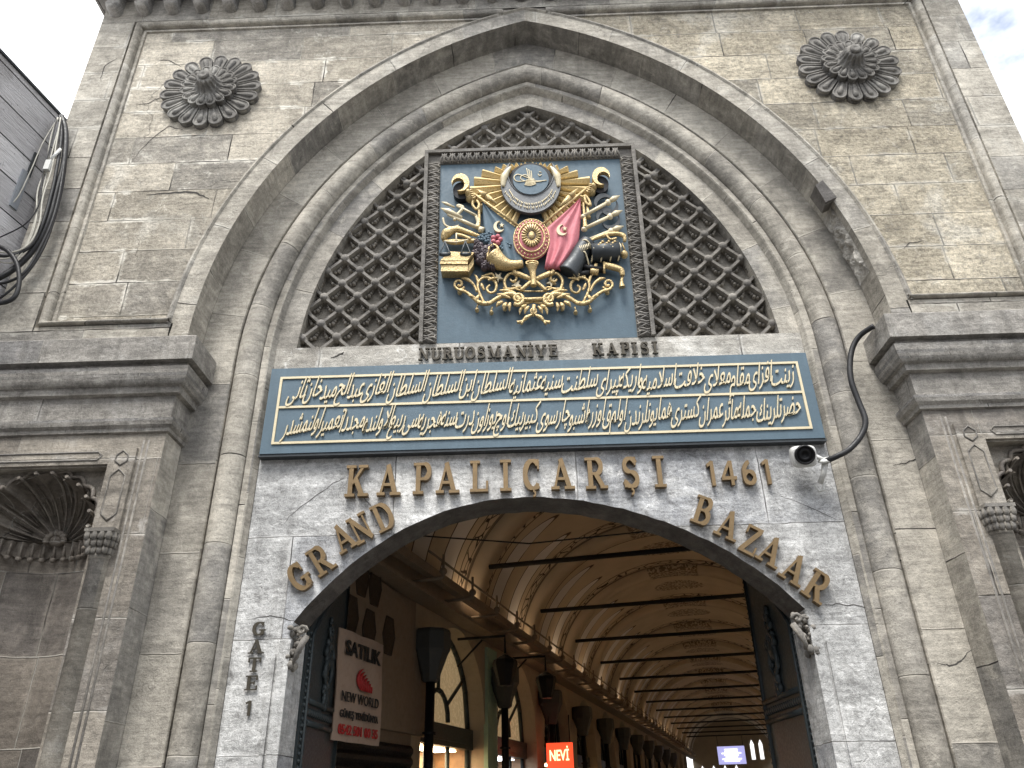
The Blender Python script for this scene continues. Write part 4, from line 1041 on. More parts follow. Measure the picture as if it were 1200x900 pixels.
for (ax, ay), (bx, by), nm in (((668, 345), (815, 262), 0), ((672, 395), (825, 322), 1), ((690, 440), (830, 385), 2)):
    rl = RL(); dx, dy = bx - ax, by - ay; l = sqrt(dx * dx + dy * dy); ux, uy = dx / l, dy / l
    rl.rod([(ax, ay), (bx - ux * 45, by - uy * 45)], 8, .105, smooth=False); rl.rod([(bx - ux * 50, by - uy * 50), (bx - ux * 28, by - uy * 28), (bx, by)], [8, 13, 1], .11, smooth=False)
    rl.dome(bx - ux * 55, by - uy * 55, 13, 13, .1, .04, 10, 3); rl.dome(ax, ay, 13, 10, .09, .04, 10, 3)
    rl.build('spear', M['goldpale'], coa)
    if nm < 2:
        rl = RL(); mx_, my_ = ax + dx * .58, ay + dy * .58
        nx, ny = uy, -ux
        rl.moon(mx_ + nx * 12, my_ + ny * 12, 36, 36, -nx * 18 + ux * 2, -ny * 18, .07, .10, 16); rl.moon(mx_ - nx * 16 + ux * 14, my_ - ny * 16 + uy * 14, 36, 36, nx * 18, ny * 18, .07, .10, 16)
        rl.build('axe_blade', M['charcoal'], coa)
# scales and books
rl = RL(); rl.slab([(95, 535), (205, 535), (232, 502), (132, 498)], .02, .17, 0.02); rl.slab([(97, 574), (207, 574), (207, 548), (97, 548)], .0, .15, 0.03); rl.slab([(95, 547), (205, 547), (205, 536), (95, 536)], .02, .165, 0)
rl.slab([(207, 574), (228, 540), (228, 512), (207, 545)], .0, .12, 0.02)
rl.build('law_book', G_, coa)
rl = RL(); rl.rod([(160, 425), (160, 470)], 3, .17, smooth=False); rl.rod([(112, 458), (160, 462), (208, 452)], 3, .175)
rl.build('scale_beam', M['goldpale'], coa)
rl = RL()
for x in (115, 197): rl.rod([(x, 460), (x - 20, 510), (x + 22, 510), (x, 460)], 3.2, .18, smooth=False); rl.dome(x, 510, 25, 9, .16, .03, 14, 3)
rl.build('scale_pan', M['charcoal'], coa)
# cornucopia with flowers
rl = RL(); rl.rod([(305, 505), (335, 530), (375, 542), (425, 535)], [40, 33, 22, 15], .1, n=14); rl.ringe(308, 505, 24, 40, 5, .135, 24)
rl.build('cornucopia', G_, coa)
rl = RL()
for (x, y, r_) in ((275, 490, 30), (248, 468, 22), (255, 515, 22), (285, 535, 20), (300, 470, 20), (235, 495, 18), (270, 545, 16), (240, 450, 14), (305, 545, 14)):
    rl.dome(x, y, r_, r_, .06, .07, 12, 3)
    for k in range(5): a = 2 * pi * k / 5 + x; rl.dome(x + r_ * .55 * cos(a), y + r_ * .55 * sin(a), r_ * .5, r_ * .5, .1, .035, 8, 2)
    rl.ringe(x, y, r_ * .35, r_ * .35, 2.6, .145, 10)
rl.build('dark_flower_cluster', M['mauve'], coa)
rl = RL()
for k in range(5): a = 2 * pi * k / 5; rl.dome(320 + 16 * cos(a), 440 + 13 * sin(a), 12, 10, .10, .045, 9, 2)
rl.build('pink_flower', M['pink'], coa)
for (x, y) in ((270, 425), (290, 418), (256, 432), (350, 450), (366, 462), (280, 438), (345, 468)):
    rl = RL()
    for k in range(5): a = 2 * pi * k / 5 + y; rl.dome(x + 8 * cos(a), y + 8 * sin(a), 8, 7, .09, .035, 8, 2)
    rl.build('blue_flower', M['blue'], coa)
# drum, gun barrel and sabre at the right
rl = RL(); rl.rod([(605, 570), (640, 520), (668, 470), (690, 440)], [44, 38, 36, 32], .06, n=16)
rl.build('cannon', M['charcoal'], coa)
rl = RL(); rl.rod([(700, 488), (812, 478)], [40, 40], .07, smooth=False, n=18); rl.build('powder_keg', M['charcoal'], coa)
rl = RL()
for t in (0, .35, .7, 1): rl.rod([(700 + 108 * t - 4, 448 - 8 * t), (700 + 108 * t + 8, 488 - 8 * t), (700 + 108 * t, 528 - 8 * t)], 3, [.08, .185, .08])
for t in (.06, .2, .3): x, y = 605 + 50 * t, 570 - 55 * t; rl.rod([(x - 34, y - 22), (x + 5, y + 2), (x + 34, y + 24)], 2.8, [.07, .17, .07])
rl.rod([(655, 470), (668, 450), (690, 462), (700, 480)], 3.5, [.12, .17, .12]); rl.rod([(640, 500), (672, 500), (690, 540)], 3, [.1, .17, .1])
for k in range(6): rl.rod([(652 + k * 7, 476 - k * 2), (660 + k * 6, 500 - k * 3)], 2, .165, smooth=False)
rl.build('barrel_band', M['goldpale'], coa)
rl = RL()
for k in range(9): rl.dome(728 + k * 8, 470 - (k % 3) * 7 + 4, 7, 6, .16, .03, 8, 2)
rl.build('keg_ornament', G_, coa)
rl = RL(); rl.rod([(690, 450), (740, 430), (795, 420), (830, 430), (832, 452)], [4, 10, 9, 10, 6], .13); rl.rod([(760, 428), (775, 445), (800, 440)], 5, .14)
rl.dome(833, 492, 16, 16, .06, .06, 12, 4); rl.rod([(824, 452), (834, 480)], [3, 4], .1, smooth=False)
rl.build('bugle', G_, coa)
rl = RL(); rl.rod([(664, 540), (752, 552)], [15, 14], .06, smooth=False); rl.rod([(640, 572), (700, 560)], [15, 13], .05, smooth=False); rl.build('scabbard', M['iron'], coa)
rl = RL(); rl.rod([(755, 540), (790, 548), (820, 560), (826, 582)], [13, 14, 12, 9], .09); rl.rod([(826, 582), (822, 605), (825, 626)], [4, 7, 13], .08); rl.rod([(752, 528), (752, 572)], 5, .1, smooth=False); rl.rod([(697, 558), (730, 562)], 15, .06, smooth=False); rl.rod([(712, 540), (724, 542)], 15, .065, smooth=False)
rl.build('sabre_hilt', G_, coa)
# scroll work below
def scroll(cx_, cy_, r_, turns, ph, dirn):
    n = int(16 * turns); return [(cx_ + r_ * (1 - .78 * i / n) * cos(ph + dirn * 2 * pi * turns * i / n), cy_ + r_ * (1 - .78 * i / n) * sin(ph + dirn * 2 * pi * turns * i / n)) for i in range(n + 1)]
rl = RL()
for s_ in (-1, 1):
    def m_(pts): return [(468 + s_ * (x - 468) * -1 if s_ > 0 else x, y) for x, y in pts]
    rl.rod(m_([(466, 680), (425, 690), (390, 668), (372, 650), (356, 625), (352, 595), (372, 570), (395, 574), (398, 594), (384, 602), (374, 592)]), [7, 7, 6, 6, 6, 6, 6, 5, 5, 4], .07)
    rl.rod(m_([(420, 690), (395, 660), (360, 655), (320, 672), (290, 690), (255, 690), (225, 668), (195, 645), (165, 635), (150, 620)]), [12, 13, 10, 8, 9, 8, 7, 6, 4], .08)
    rl.rod(m_(scroll(405, 676, 26, 1.4, 2.2, -1)), [9, 4], .1)
    rl.rod(m_([(270, 690), (248, 640), (245, 605), (268, 585), (300, 590), (318, 612), (312, 640), (290, 645), (280, 628), (292, 615)]), [6, 5, 5, 6, 6, 6, 5, 5, 5, 4], .065)
    rl.rod(m_([(240, 640), (225, 610), (200, 590), (178, 586)]), [5, 5, 8, 3], .06)
    rl.rod(m_([(245, 610), (240, 585), (230, 572)]), [5, 6, 2], .06)
    rl.rod(m_(scroll(168, 610, 24, 1.3, .5, 1)), [5, 6], .06); rl.dome(m_([(170, 640)])[0][0], 640, 10, 10, .03, .05, 9, 3)
    rl.rod(m_([(258, 580), (300, 568), (312, 590)]), [4, 6, 3], .06)
    # acanthus leaves
    for (x, y, tx, ty, w_) in ((395, 650, 330, 640, 9), (375, 672, 320, 655, 10), (360, 690, 348, 722, 10), (375, 690, 372, 725, 9), (345, 685, 318, 708, 9), (300, 692, 275, 700, 10), (270, 695, 240, 690, 9), (235, 672, 205, 660, 8), (250, 660, 238, 690, 8), (205, 655, 185, 640, 7), (440, 700, 415, 722, 10), (450, 705, 432, 735, 8), (425, 705, 412, 738, 7), (270, 640, 258, 610, 7), (285, 600, 330, 590, 6)):
        rl.rod(m_([(x, y), ((x + tx) / 2 - 3, (y + ty) / 2 - 3), (tx, ty)]), [4, w_, 1], .09, n=6)
    for (x, y) in ((240, 712), (298, 722), (352, 706)):
        rl.rod(m_([(x + 4, y - 18), (x, y - 6)]), 3, .07, smooth=False); rl.dome(m_([(x, y)])[0][0], y, 9, 9, .03, .06, 9, 3)
    rl.rod(m_([(465, 735), (440, 748), (425, 762), (402, 768)]), [4, 9, 5, 7], .08); rl.rod(m_([(425, 762), (418, 776)]), 5, .08, smooth=False)
    # hunting horns and crossed batons under the shield
    rl.rod(m_([(520, 640), (470, 600), (400, 570)]), [7, 9, 12], .08); rl.rod(m_([(388, 560), (402, 580)]), 8, .09, smooth=False)
    rl.rod(m_([(345, 625), (380, 630), (410, 622), (430, 632)]), [4, 6, 4, 2], .06)
    rl.rod(m_([(468, 640), (430, 640), (395, 630)]), [3, 4, 3], .07)
rl.rod([(412, 680), (524, 676)], 8, .1, smooth=False)
rl.ringe(468, 724, 11, 12, 3.5, .09, 16)
rl.rod([(470, 700), (466, 745)], [8, 4], .09, smooth=False)
rl.build('acanthus_scroll', M['gold'], coa)
rl = RL(); rl.rod([(462, 545), (464, 570), (468, 600), (468, 628)], [24, 13, 10, 12], .12, n=12); rl.ringe(462, 541, 24, 8, 3.5, .15, 20); rl.build('trumpet', G_, coa)
for x, y in ((325, 580), (400, 610), (540, 600)):
    rl = RL(); rl.slab([(x + (22 if k % 2 == 0 else 8) * cos(radians(20 + 36 * k)), y + (22 if k % 2 == 0 else 8) * sin(radians(20 + 36 * k))) for k in range(10)], .02, .06, 0); rl.build('medal_star', M['goldpale'], coa)

# ================================================================== SECURITY CAMERA AND ITS CABLE
cy_ = .28
cx0, cz0 = at(942, 535, cy_)
sc = thing('security_camera', (cx0, WY, cz0), 'white dome eyed security camera on a bracket below the board corner', 'camera')
cdir = Vector((-.18, -1, -.45)).normalized(); side = cdir.cross(Vector((0, 0, 1))).normalized(); cup = side.cross(cdir)
def cb(m_, u0, u1, v0, v1, w0, w1, bevel=.02):
    o_ = Vector((cx0, cy_, cz0)); rows = []
    for wv, k in ((w0, .8), (w0 + .02, 1), (w1 - .02, 1), (w1, .85)):
        row = []
        for i in range(24):
            a = 2 * pi * i / 24; ex = 4
            cu, cv = abs(cos(a)) ** (2 / ex) * (1 if cos(a) > 0 else -1), abs(sin(a)) ** (2 / ex) * (1 if sin(a) > 0 else -1)
            row.append(o_ + side * ((u0 + u1) / 2 + (u1 - u0) / 2 * cu * k) + cup * ((v0 + v1) / 2 + (v1 - v0) / 2 * cv * k) + cdir * wv)
        rows.append(row)
    m_.grid(rows, closed=True); m_.face(list(reversed(rows[0]))); m_.face(rows[-1])
m_ = MB(); cb(m_, -.12, .12, -.11, .11, -.14, .05); m_.build('camera_body', M['white_plastic'], sc)
m_ = MB(); o_ = Vector((cx0, cy_, cz0)) + cup * .02
m_.lathe([(.098, .04), (.098, .09), (.085, .10), (.08, .075), (.065, .07), (.06, .085), (.035, .08), (.03, .06), (0, .058)], o_, axis=cdir, n=28); m_.build('lens', M['iron'], sc)
m_ = MB(); bxp, bzp = at(967, 540, .3); m_.lathe([(.0, .03), (.05, .025), (.075, .0), (.06, -.012), (0, -.012)], (bxp, .3, bzp), axis=(-.2, -.5, .8), n=18)
m_.tube([(cx0 + .12, cy_, cz0), (bxp, .3, bzp)], .022, 8)
m_.tube([(bxp, .3, bzp), (bxp - .03, .33, bzp - .12), (bxp - .06, .40, bzp - .2)], [.035, .028, .03], 8)
m_.tube([(bxp - .11, .44, bzp - .2), (bxp - .075, .44, bzp - .27), (bxp - .02, .44, bzp - .26), (bxp - .01, .44, bzp - .17)], .014, 6)
m_.build('bracket', M['white_plastic'], sc)
def cable(name, pts, r_, mat, label, group=None, n=6):
    P_ = sm(pts, n); mb = MB(); mb.tube([(at(p[0], p[1], p[2])[0], p[2], at(p[0], p[1], p[2])[1]) for p in P_], r_, 8)
    o = mb.build(name, mat); return tag(o, label, 'cable', group)
cable('cable', [(966, 541, .3), (980, 535, .2), (996, 526, .18), (1010, 509, .17), (1014, 492, .16), (1006, 470, .18), (998, 448, .18), (996, 428, .18), (999, 408, .17), (1008, 393, .12), (1024, 382, -.0)], .03, M['rubber'], 'thick black cable looping from the security camera up to the right cornice')

# ================================================================== NEIGHBOURING WALL AND CABLES AT LEFT
na = radians(10.6); ND = Vector((sin(na), cos(na), 0)); N0 = Vector((-5.93, 0, 0)); NN = Vector((cos(na), -sin(na), 0))
q = NT('grey_plank_cladding'); uv = q.n('ShaderNodeUVMap', uv_map='UVMap').outputs[0]; sp = q.n('ShaderNodeSeparateXYZ'); q.link(uv, sp.inputs[0])
pos = q.n('ShaderNodeNewGeometry').outputs['Position']
v = q.math('DIVIDE', sp.outputs[1], .43); rw = q.math('FLOOR', v); fv = q.math('SUBTRACT', v, rw)
wn = q.n('ShaderNodeTexWhiteNoise', noise_dimensions='1D'); q.link(rw, wn.inputs['W'])
c = q.mix(wn.outputs['Value'], (.42, .41, .42), (.56, .55, .56))
c = q.mix(q.ramp(q.noise(q.mapv(pos, (1.2, 1.2, 16)), 2, 6, .65), .45, .75, 0, .5), c, (.16, .15, .15))
c = q.mix(q.ramp(q.noise(pos, 1.5, 6), .5, .75, 0, .5), c, (.14, .13, .12))
c = q.mix(q.ramp(q.noise(pos, 30, 4), .62, .72, 0, .6), c, (.08, .07, .07))
jt = q.ramp(fv, .02, .05, 1, 0); c = q.mix(jt, c, (.02, .02, .02))
q.link(c, q.b.inputs['Base Color']); q.b.inputs['Roughness'].default_value = .85; q.bump(q.math('SUBTRACT', q.noise(q.mapv(pos, (3, 3, 30)), 2, 5), jt), .02)
M['sheet'] = paint('dull_sheet_metal', (.30, .32, .35), .5, metal=.3, var=.3, dirt=.3)
nb = thing('neighbour_building', N0, 'grey plank clad house wall meeting the gate at left', 'building')
m_ = MB(); HN = 9.55
a, b = N0 + ND * .5, N0 - ND * 14
m_.face([a, b, b + Vector((0, 0, HN)), a + Vector((0, 0, HN))], [(0, 0), (14.5, 0), (14.5, HN), (0, HN)])
back = NN * -6
m_.face([a + Vector((0, 0, HN)), b + Vector((0, 0, HN)), b + back + Vector((0, 0, HN)), a + back + Vector((0, 0, HN))])
m_.face([b, b + back, b + back + Vector((0, 0, HN)), b + Vector((0, 0, HN))]); m_.face([a, a + back, a + back + Vector((0, 0, HN)), a + Vector((0, 0, HN))])
m_.face([a + back, b + back, b + back + Vector((0, 0, HN)), a + back + Vector((0, 0, HN))])
m_.build('plank_wall', q.m, nb)
m_ = MB(); c = b + Vector((0, 0, 0)); d_ = c + Vector((26, -2.5, 0))
m_.box((c.x - 1, c.y - 8, 0), (c.x + 24, c.y - .05, HN)); m_.build('added_sky_blocker', q.m, nb)  # unseen block added behind the camera to cut low sky light
m_ = MB(); c0 = NN * .05
def wp(s, z, o_=0): return N0 - ND * s + NN * o_ + Vector((0, 0, z))
def wbox(m2, s0, z0, s1, z1, o0, o1):
    P_ = [wp(s, z, o_) for o_ in (o0, o1) for s, z in ((s0, z0), (s1, z0), (s1, z1), (s0, z1))]
    m2.mesh(P_, [(0, 3, 2, 1), (4, 5, 6, 7), (0, 1, 5, 4), (1, 2, 6, 5), (2, 3, 7, 6), (3, 0, 4, 7)])
wbox(m_, -.3, HN, 14, HN + .03, -.1, .03); m_.build('roof_edge', M['charcoal'], nb)
def on_wall(px_, py_):
    r_ = ray(px_, py_); t = (N0 - EYE).dot(NN) / r_.dot(NN); p = EYE + r_ * t; return -(p - N0).dot(ND), p.z
for (pa, pb) in (((30, 205), (44, 182)), ((10, 240), (34, 205))):
    m_ = MB(); s0, z0 = on_wall(*pa); s1, z1 = on_wall(*pb); wbox(m_, min(s0, s1), min(z0, z1), max(s0, s1), max(z0, z1), 0, .02)
    m_.build('sheet_patch', M['sheet'] if pa[0] < 20 else M['charcoal'], nb)
m_ = MB(); m_.box((-6.35, -.12, 4.6), (-5.9, .3, 6.3)); 
gcab = 'cables strung down the corner between the house and the gate'
cable('cable', [(72, 136, -.15), (77, 155, -.15), (75, 190, -.15), (66, 225, -.15), (58, 255, -.15), (44, 285, -.15), (25, 308, -.15), (0, 325, -.2), (-30, 335, -.2)], .034, M['rubber'], 'thickest black cable dropping down the corner beside the gate', gcab)
cable('cable', [(70, 136, -.2), (72, 160, -.2), (66, 200, -.2), (60, 228, -.2), (50, 262, -.2), (36, 288, -.2), (10, 300, -.25), (-20, 296, -.25)], .02, M['rubber'], 'thinner black cable beside the thickest one, curving off at the left edge', gcab)
cable('cable', [(68, 138, -.22), (60, 160, -.22), (54, 195, -.22), (44, 225, -.22), (42, 260, -.22), (30, 290, -.22), (8, 303, -.25), (-20, 300, -.25)], .010, M['wire_white'], 'dirty white cable hanging in front of the black ones', gcab)
cable('cable', [(67, 140, -.22), (50, 168, -.22), (36, 200, -.22), (20, 232, -.22), (0, 250, -.22), (-20, 262, -.22)], .007, M['wire_white'], 'thin white wire slanting over the metal patches', gcab)
cable('cable', [(66, 140, -.24), (58, 175, -.24), (50, 205, -.24), (46, 238, -.24), (30, 262, -.24), (0, 278, -.24), (-20, 286, -.24)], .008, M['rubber'], 'thin black wire crossing the lower metal patch', gcab)
cable('cable', [(-20, 285, -.25), (6, 292, -.25), (20, 310, -.25), (22, 335, -.25), (12, 352, -.25), (-20, 358, -.25)], .026, M['rubber'], 'black cable loop hanging at the left edge', gcab)
cable('cable', [(-20, 335, -.22), (10, 330, -.22), (30, 318, -.22), (46, 292, -.2), (60, 262, -.2), (70, 225, -.18), (76, 180, -.16), (74, 140, -.16)], .016, M['rubber'], 'slim black cable running inside the black bundle beside the gate', gcab)
cable('cable', [(-20, 300, -.22), (6, 308, -.22), (20, 304, -.22), (34, 280, -.22), (46, 240, -.22), (58, 190, -.22), (70, 146, -.2)], .009, M['wire_white'], 'second white cable arching left of the black bundle', gcab)
cable('cable', [(71, 138, -.24), (66, 168, -.24), (60, 200, -.24), (50, 232, -.24), (46, 262, -.24), (34, 286, -.24), (12, 296, -.25), (-20, 292, -.25)], .009, M['wire_white'], 'third white cable between the black bundle and the junction box', gcab)
cable('cable', [(73, 137, -.12), (78, 170, -.12), (74, 215, -.12), (62, 262, -.12), (48, 296, -.12), (30, 322, -.12), (6, 345, -.15), (-20, 360, -.15)], .014, M['rubber'], 'slack black cable tracing the gate edge outside the bundle', gcab)
m_ = MB(); x, z = at(57, 194, -.25); m_.box((x - .035, -.28, z - .08), (x + .03, -.22, z + .07)); m_.tube([(x, -.25, z + .1), (x + .05, -.22, z + .3)], .02, 6)
tag(m_.build('junction_box', M['white_plastic']), 'small white junction box hanging among the cables', 'junction box')

# ================================================================== THE VAULTED STREET BEHIND
CA = radians(14); CD = Vector((sin(CA), cos(CA), 0)); CR = Vector((cos(CA), -sin(CA), 0)); CE = Vector((0, -7, 0))
KC = 1.17
def cor(b, l, z): return EYE + (CD * b + CR * l + Vector((0, 0, z - EYE.z))) * KC
def bstart(l, Y=1.02): return ((Y + 7) / KC + l * sin(CA)) / cos(CA)
def c_at(px_, py_, l):                       # photo point on the plane at lateral l -> (b, z)
    r_ = ray(px_, py_); t = l / r_.dot(CR); return t * r_.dot(CD), EYE.z + t * r_.z
LL, LR, VC, VZ, VRISE, BE = -4.05, 1.75, -1.15, 4.05, 2.55, 64.0
hall = thing('market_street', cor(12, VC, 0), 'dim vaulted market street behind the gate with painted ceiling and black tie rods', 'market hall')
BAY, B0 = 3.6, 12.1
q = NT('painted_vault'); uv = q.n('ShaderNodeUVMap', uv_map='UVMap').outputs[0]; sp = q.n('ShaderNodeSeparateXYZ'); q.link(uv, sp.inputs[0])
U, V_ = sp.outputs[0], sp.outputs[1]; pos = q.n('ShaderNodeNewGeometry').outputs['Position']
ub = q.math('ADD', q.math('DIVIDE', q.math('SUBTRACT', U, B0), BAY), 40.0); fu = q.math('FRACT', ub)
du = q.math('MULTIPLY', q.math('ABSOLUTE', q.math('SUBTRACT', fu, .5)), BAY)       # 0 mid-bay, 1.8 at the rib
base = q.mix(q.ramp(q.noise(pos, 1.2, 5), .35, .7), (.60, .50, .37), (.52, .43, .31))
rib = q.ramp(du, 1.38, 1.40); base = q.mix(rib, base, (.17, .135, .10))
wv = q.n('ShaderNodeTexVoronoi', feature='DISTANCE_TO_EDGE'); cv = q.n('ShaderNodeCombineXYZ'); q.link(q.math('MULTIPLY', U, 6.0), cv.inputs[0]); q.link(q.math('MULTIPLY', V_, 34.0), cv.inputs[1]); q.link(cv.outputs[0], wv.inputs['Vector']); wv.inputs['Scale'].default_value = 1
orn = q.math('MULTIPLY', q.ramp(wv.outputs['Distance'], .04, .1, 1, 0), q.math('MULTIPLY', q.ramp(du, 1.08, 1.1), q.ramp(du, 1.36, 1.38, 1, 0)))
base = q.mix(orn, base, (.04, .025, .018))
base = q.mix(q.ramp(q.math('ABSOLUTE', q.math('SUBTRACT', du, 1.06)), .012, .022, 1, 0), base, (.08, .05, .03))
vs_h = q.math('SUBTRACT', .5, q.math('ABSOLUTE', q.math('SUBTRACT', V_, .5)))         # height up either side of the vault, 0 at the springing
du2 = q.math('ABSOLUTE', q.math('SUBTRACT', du, .55))
tip = q.math('SUBTRACT', .31, q.math('MULTIPLY', q.math('MULTIPLY', du2, du2), 1.6))
inl = q.math('MULTIPLY', q.ramp(du2, .25, .26, 1, 0), q.ramp(q.math('SUBTRACT', vs_h, tip), -.004, .004, 1, 0))
base = q.mix(inl, base, (.72, .69, .66))
edge = q.math('MULTIPLY', q.ramp(q.math('ABSOLUTE', q.math('SUBTRACT', du2, .26)), .012, .022, 1, 0), q.ramp(q.math('SUBTRACT', vs_h, tip), .0, .01, 1, 0))
base = q.mix(edge, base, (.07, .045, .03))
edge = q.math('MULTIPLY', q.ramp(q.math('ABSOLUTE', q.math('SUBTRACT', vs_h, tip)), .004, .009, 1, 0), q.ramp(du2, .27, .28, 1, 0))
base = q.mix(edge, base, (.07, .045, .03))
# crown medallion
ex = q.math('DIVIDE', du, .55); ey = q.math('DIVIDE', q.math('SUBTRACT', V_, .5), .075)
rr2 = q.math('SQRT', q.math('ADD', q.math('MULTIPLY', ex, ex), q.math('MULTIPLY', ey, ey)))
med = q.math('MULTIPLY', q.ramp(rr2, .92, 1.0, 1, 0), q.ramp(q.noise(pos, 14, 3), .46, .52))
base = q.mix(q.math('MULTIPLY', med, .8), base, (.12, .08, .045))
q.link(base, q.b.inputs['Base Color']); q.b.inputs['Roughness'].default_value = .8
M['vault'] = q.m
M['plaster'] = paint('cream_plaster', (.46, .39, .29), .8, var=.3, dirt=.2, sc=2)
M['panel'] = paint('drab_cream_panel', (.27, .205, .145), .8, var=.25, dirt=.2, sc=2)
M['greenlit_plaster'] = paint('plaster_with_green_light', (.36, .52, .40), .8, var=.2, dirt=.2, sc=2)  # greenish light falling on the pier is put into this base colour
M['beam'] = paint('brown_timber_beam', (.27, .21, .15), .7, var=.4, dirt=.4)
m_ = MB(); rows, uvs = [], []; na_ = 40
def vpt(i, b, inset=0):
    a = pi * (1 - i / na_); HWV = (LR - LL) / 2 - inset
    return VC + .0 + HWV * cos(a), VZ + (VRISE - inset) * sin(a) ** .9
for k in range(41):
    row, ur = [], []
    for i in range(na_ + 1):
        l, z = vpt(i, 0); b0 = bstart(l); b = b0 + (BE - b0) * (k / 40); row.append(cor(b, l, z)); ur.append((b, i / na_))
    rows.append(row); uvs.append(ur)
m_.grid(rows, uvs); m_.build('vault', M['vault'], hall)
# ribs and tie rods
rods = [B0 + BAY * k for k in range(0, 13)]
for k, b in enumerate([B0 - BAY] + rods):
    m_ = MB(); fr_, bk_ = [], []
    P4 = [[], [], [], []]
    for i in range(na_ + 1):
        for r_, (bb, ins) in enumerate(((b - .3, -.02), (b - .3, .13), (b + .3, .13), (b + .3, -.02))):
            l, z = vpt(i, 0, ins); P4[r_].append(cor(max(bb, bstart(l) + .01), l, z))
    m_.grid(P4, [[(b + 1.8 * .9, i / na_) for i in range(na_ + 1)]] * 4); m_.build('vault_rib', M['vault'], hall)
    if k: 
        m_ = MB(); z = 5.02; m_.tube([cor(b, LL + .35, z), cor(b, LR - .3, z)], .05, 6); m_.build('tie_rod', M['iron'], hall)
# left wall, bay by bay: piers at the columns, arched shop fronts between
M['capital'] = paint('grey_capital_paint', (.075, .078, .075), .5, var=.3, dirt=.3)
colb = [9.85 + 3.45 * k for k in range(15)]
AH, AS = 3.6, 2.62
M['glasscream'] = paint('cream_curtained_glass', (.62, .50, .33), .25, var=.3, dirt=.1, sc=2)
M['glasscream'].node_tree.nodes['Principled BSDF'].inputs['Emission Color'].default_value = (1, .72, .38, 1); M['glasscream'].node_tree.nodes['Principled BSDF'].inputs['Emission Strength'].default_value = .10  # faint emission added to brighten the panes
M['shoplight'] = glow('warm_shop_light', (1.0, .74, .45), 11.0)
M['coolshop'] = glow('white_shop_light', (.9, .92, 1.0), 5.0)
M['darkglass'] = paint('dark_glass', (.02, .02, .022), .15, var=.2, dirt=.1)
M['stock'] = paint('shop_stock', (.35, .22, .12), .5, var=.8, dirt=.5, sc=4)
def arch_bay(b0, b1, side, lat, idx):
    w_ = (b1 - b0) / 2 - .32; bc = (b0 + b1) / 2
    out = MB(); sgn = 1 if side < 0 else -1
    def hz(t): return AS + (AH + .35 - AS) * sqrt(max(0, 1 - abs(t) ** 1.9))
    N_ = 20; pts = [(bc + w_ * t, hz(t)) for t in [-1 + 2 * i / N_ for i in range(N_ + 1)]]
    top_ = VZ + .3
    for p, q_ in zip(pts, pts[1:]): out.face([cor(p[0], lat, p[1]), cor(q_[0], lat, q_[1]), cor(q_[0], lat, top_), cor(p[0], lat, top_)])
    out.face([cor(b0, lat, 0), cor(bc - w_, lat, 0), cor(bc - w_, lat, top_), cor(b0, lat, top_)]); out.face([cor(bc + w_, lat, 0), cor(b1, lat, 0), cor(b1, lat, top_), cor(bc + w_, lat, top_)])
    bk = lat - sgn * .35
    rim = [(bc - w_, 0)] + pts + [(bc + w_, 0)]
    for p, q_ in zip(rim, rim[1:]): out.face([cor(p[0], lat, p[1]), cor(q_[0], lat, q_[1]), cor(q_[0], bk, q_[1]), cor(p[0], bk, p[1])])
    wl_ = out.build('arcade_wall', M['plaster'], hall)
    # shop front: timber frame, fan light, lit shop below
    fm = MB(); lt = bk + sgn * .05
    def bar(pa, pb, r_=.035): fm.tube([cor(pa[0], lt, pa[1]), cor(pb[0], lt, pb[1])], r_, 6)
    for p, q_ in zip(pts, pts[1:]): bar(p, q_, .05)
    cc = (bc, AS + .05)
    for a in (35, 90, 145): bar((bc + .45 * cos(radians(a)), cc[1] + .4 * sin(radians(a))), (bc + w_ * cos(radians(a)), min(hz(cos(radians(a))), AS + 1.3 * sin(radians(a)))))
    for i in range(10): a0, a1 = pi * i / 10, pi * (i + 1) / 10; bar((bc + .45 * cos(a0), cc[1] + .42 * sin(a0)), (bc + .45 * cos(a1), cc[1] + .42 * sin(a1)), .045)
    P_ = [cor(b, l, z) for l in (bk, bk + sgn * .14) for b, z in ((bc - w_, 2.33), (bc + w_, 2.33), (bc + w_, AS), (bc - w_, AS))]
    fm.mesh(P_, [(0, 3, 2, 1), (4, 5, 6, 7), (0, 1, 5, 4), (1, 2, 6, 5), (2, 3, 7, 6), (3, 0, 4, 7)])
    P_ = [cor(b, l, z) for l in (bk + sgn * .14, bk + sgn * .165) for b, z in ((bc - w_ * .7, 2.40), (bc + w_ * .7, 2.40), (bc + w_ * .7, AS - .12), (bc - w_ * .7, AS - .12))]
    fm.mesh(P_, [(4, 5, 6, 7), (0, 1, 5, 4), (1, 2, 6, 5), (2, 3, 7, 6), (3, 0, 4, 7)])
    for t in (-1, -.33, .33, 1): bar((bc + w_ * t * .97, 0), (bc + w_ * t * .97, 2.33), .045)
    fm.build('shop_frame', M['darkgreen'], hall)
    gl = MB(); gl.face([cor(bc - w_, bk, AS)] + [cor(p[0], bk, p[1]) for p in pts] + [cor(bc + w_, bk, AS)])
    gl.build('fan_light', M['glasscream'] if idx in (0, 1) and side < 0 else M['darkglass'], hall)
    ib = bk - sgn * .9; sh = MB()
    for (za, zb) in ((0, 2.33),): sh.face([cor(bc - w_, ib, za), cor(bc + w_, ib, za), cor(bc + w_, ib, zb), cor(bc - w_, ib, zb)])
    sh.face([cor(bc - w_, ib, 2.33), cor(bc + w_, ib, 2.33), cor(bc + w_, bk, 2.33), cor(bc - w_, bk, 2.33)])
    for b in (bc - w_, bc + w_): sh.face([cor(b, ib, 0), cor(b, bk, 0), cor(b, bk, 2.33), cor(b, ib, 2.33)])
    rs = random.Random(idx * 7 + (3 if side > 0 else 0))
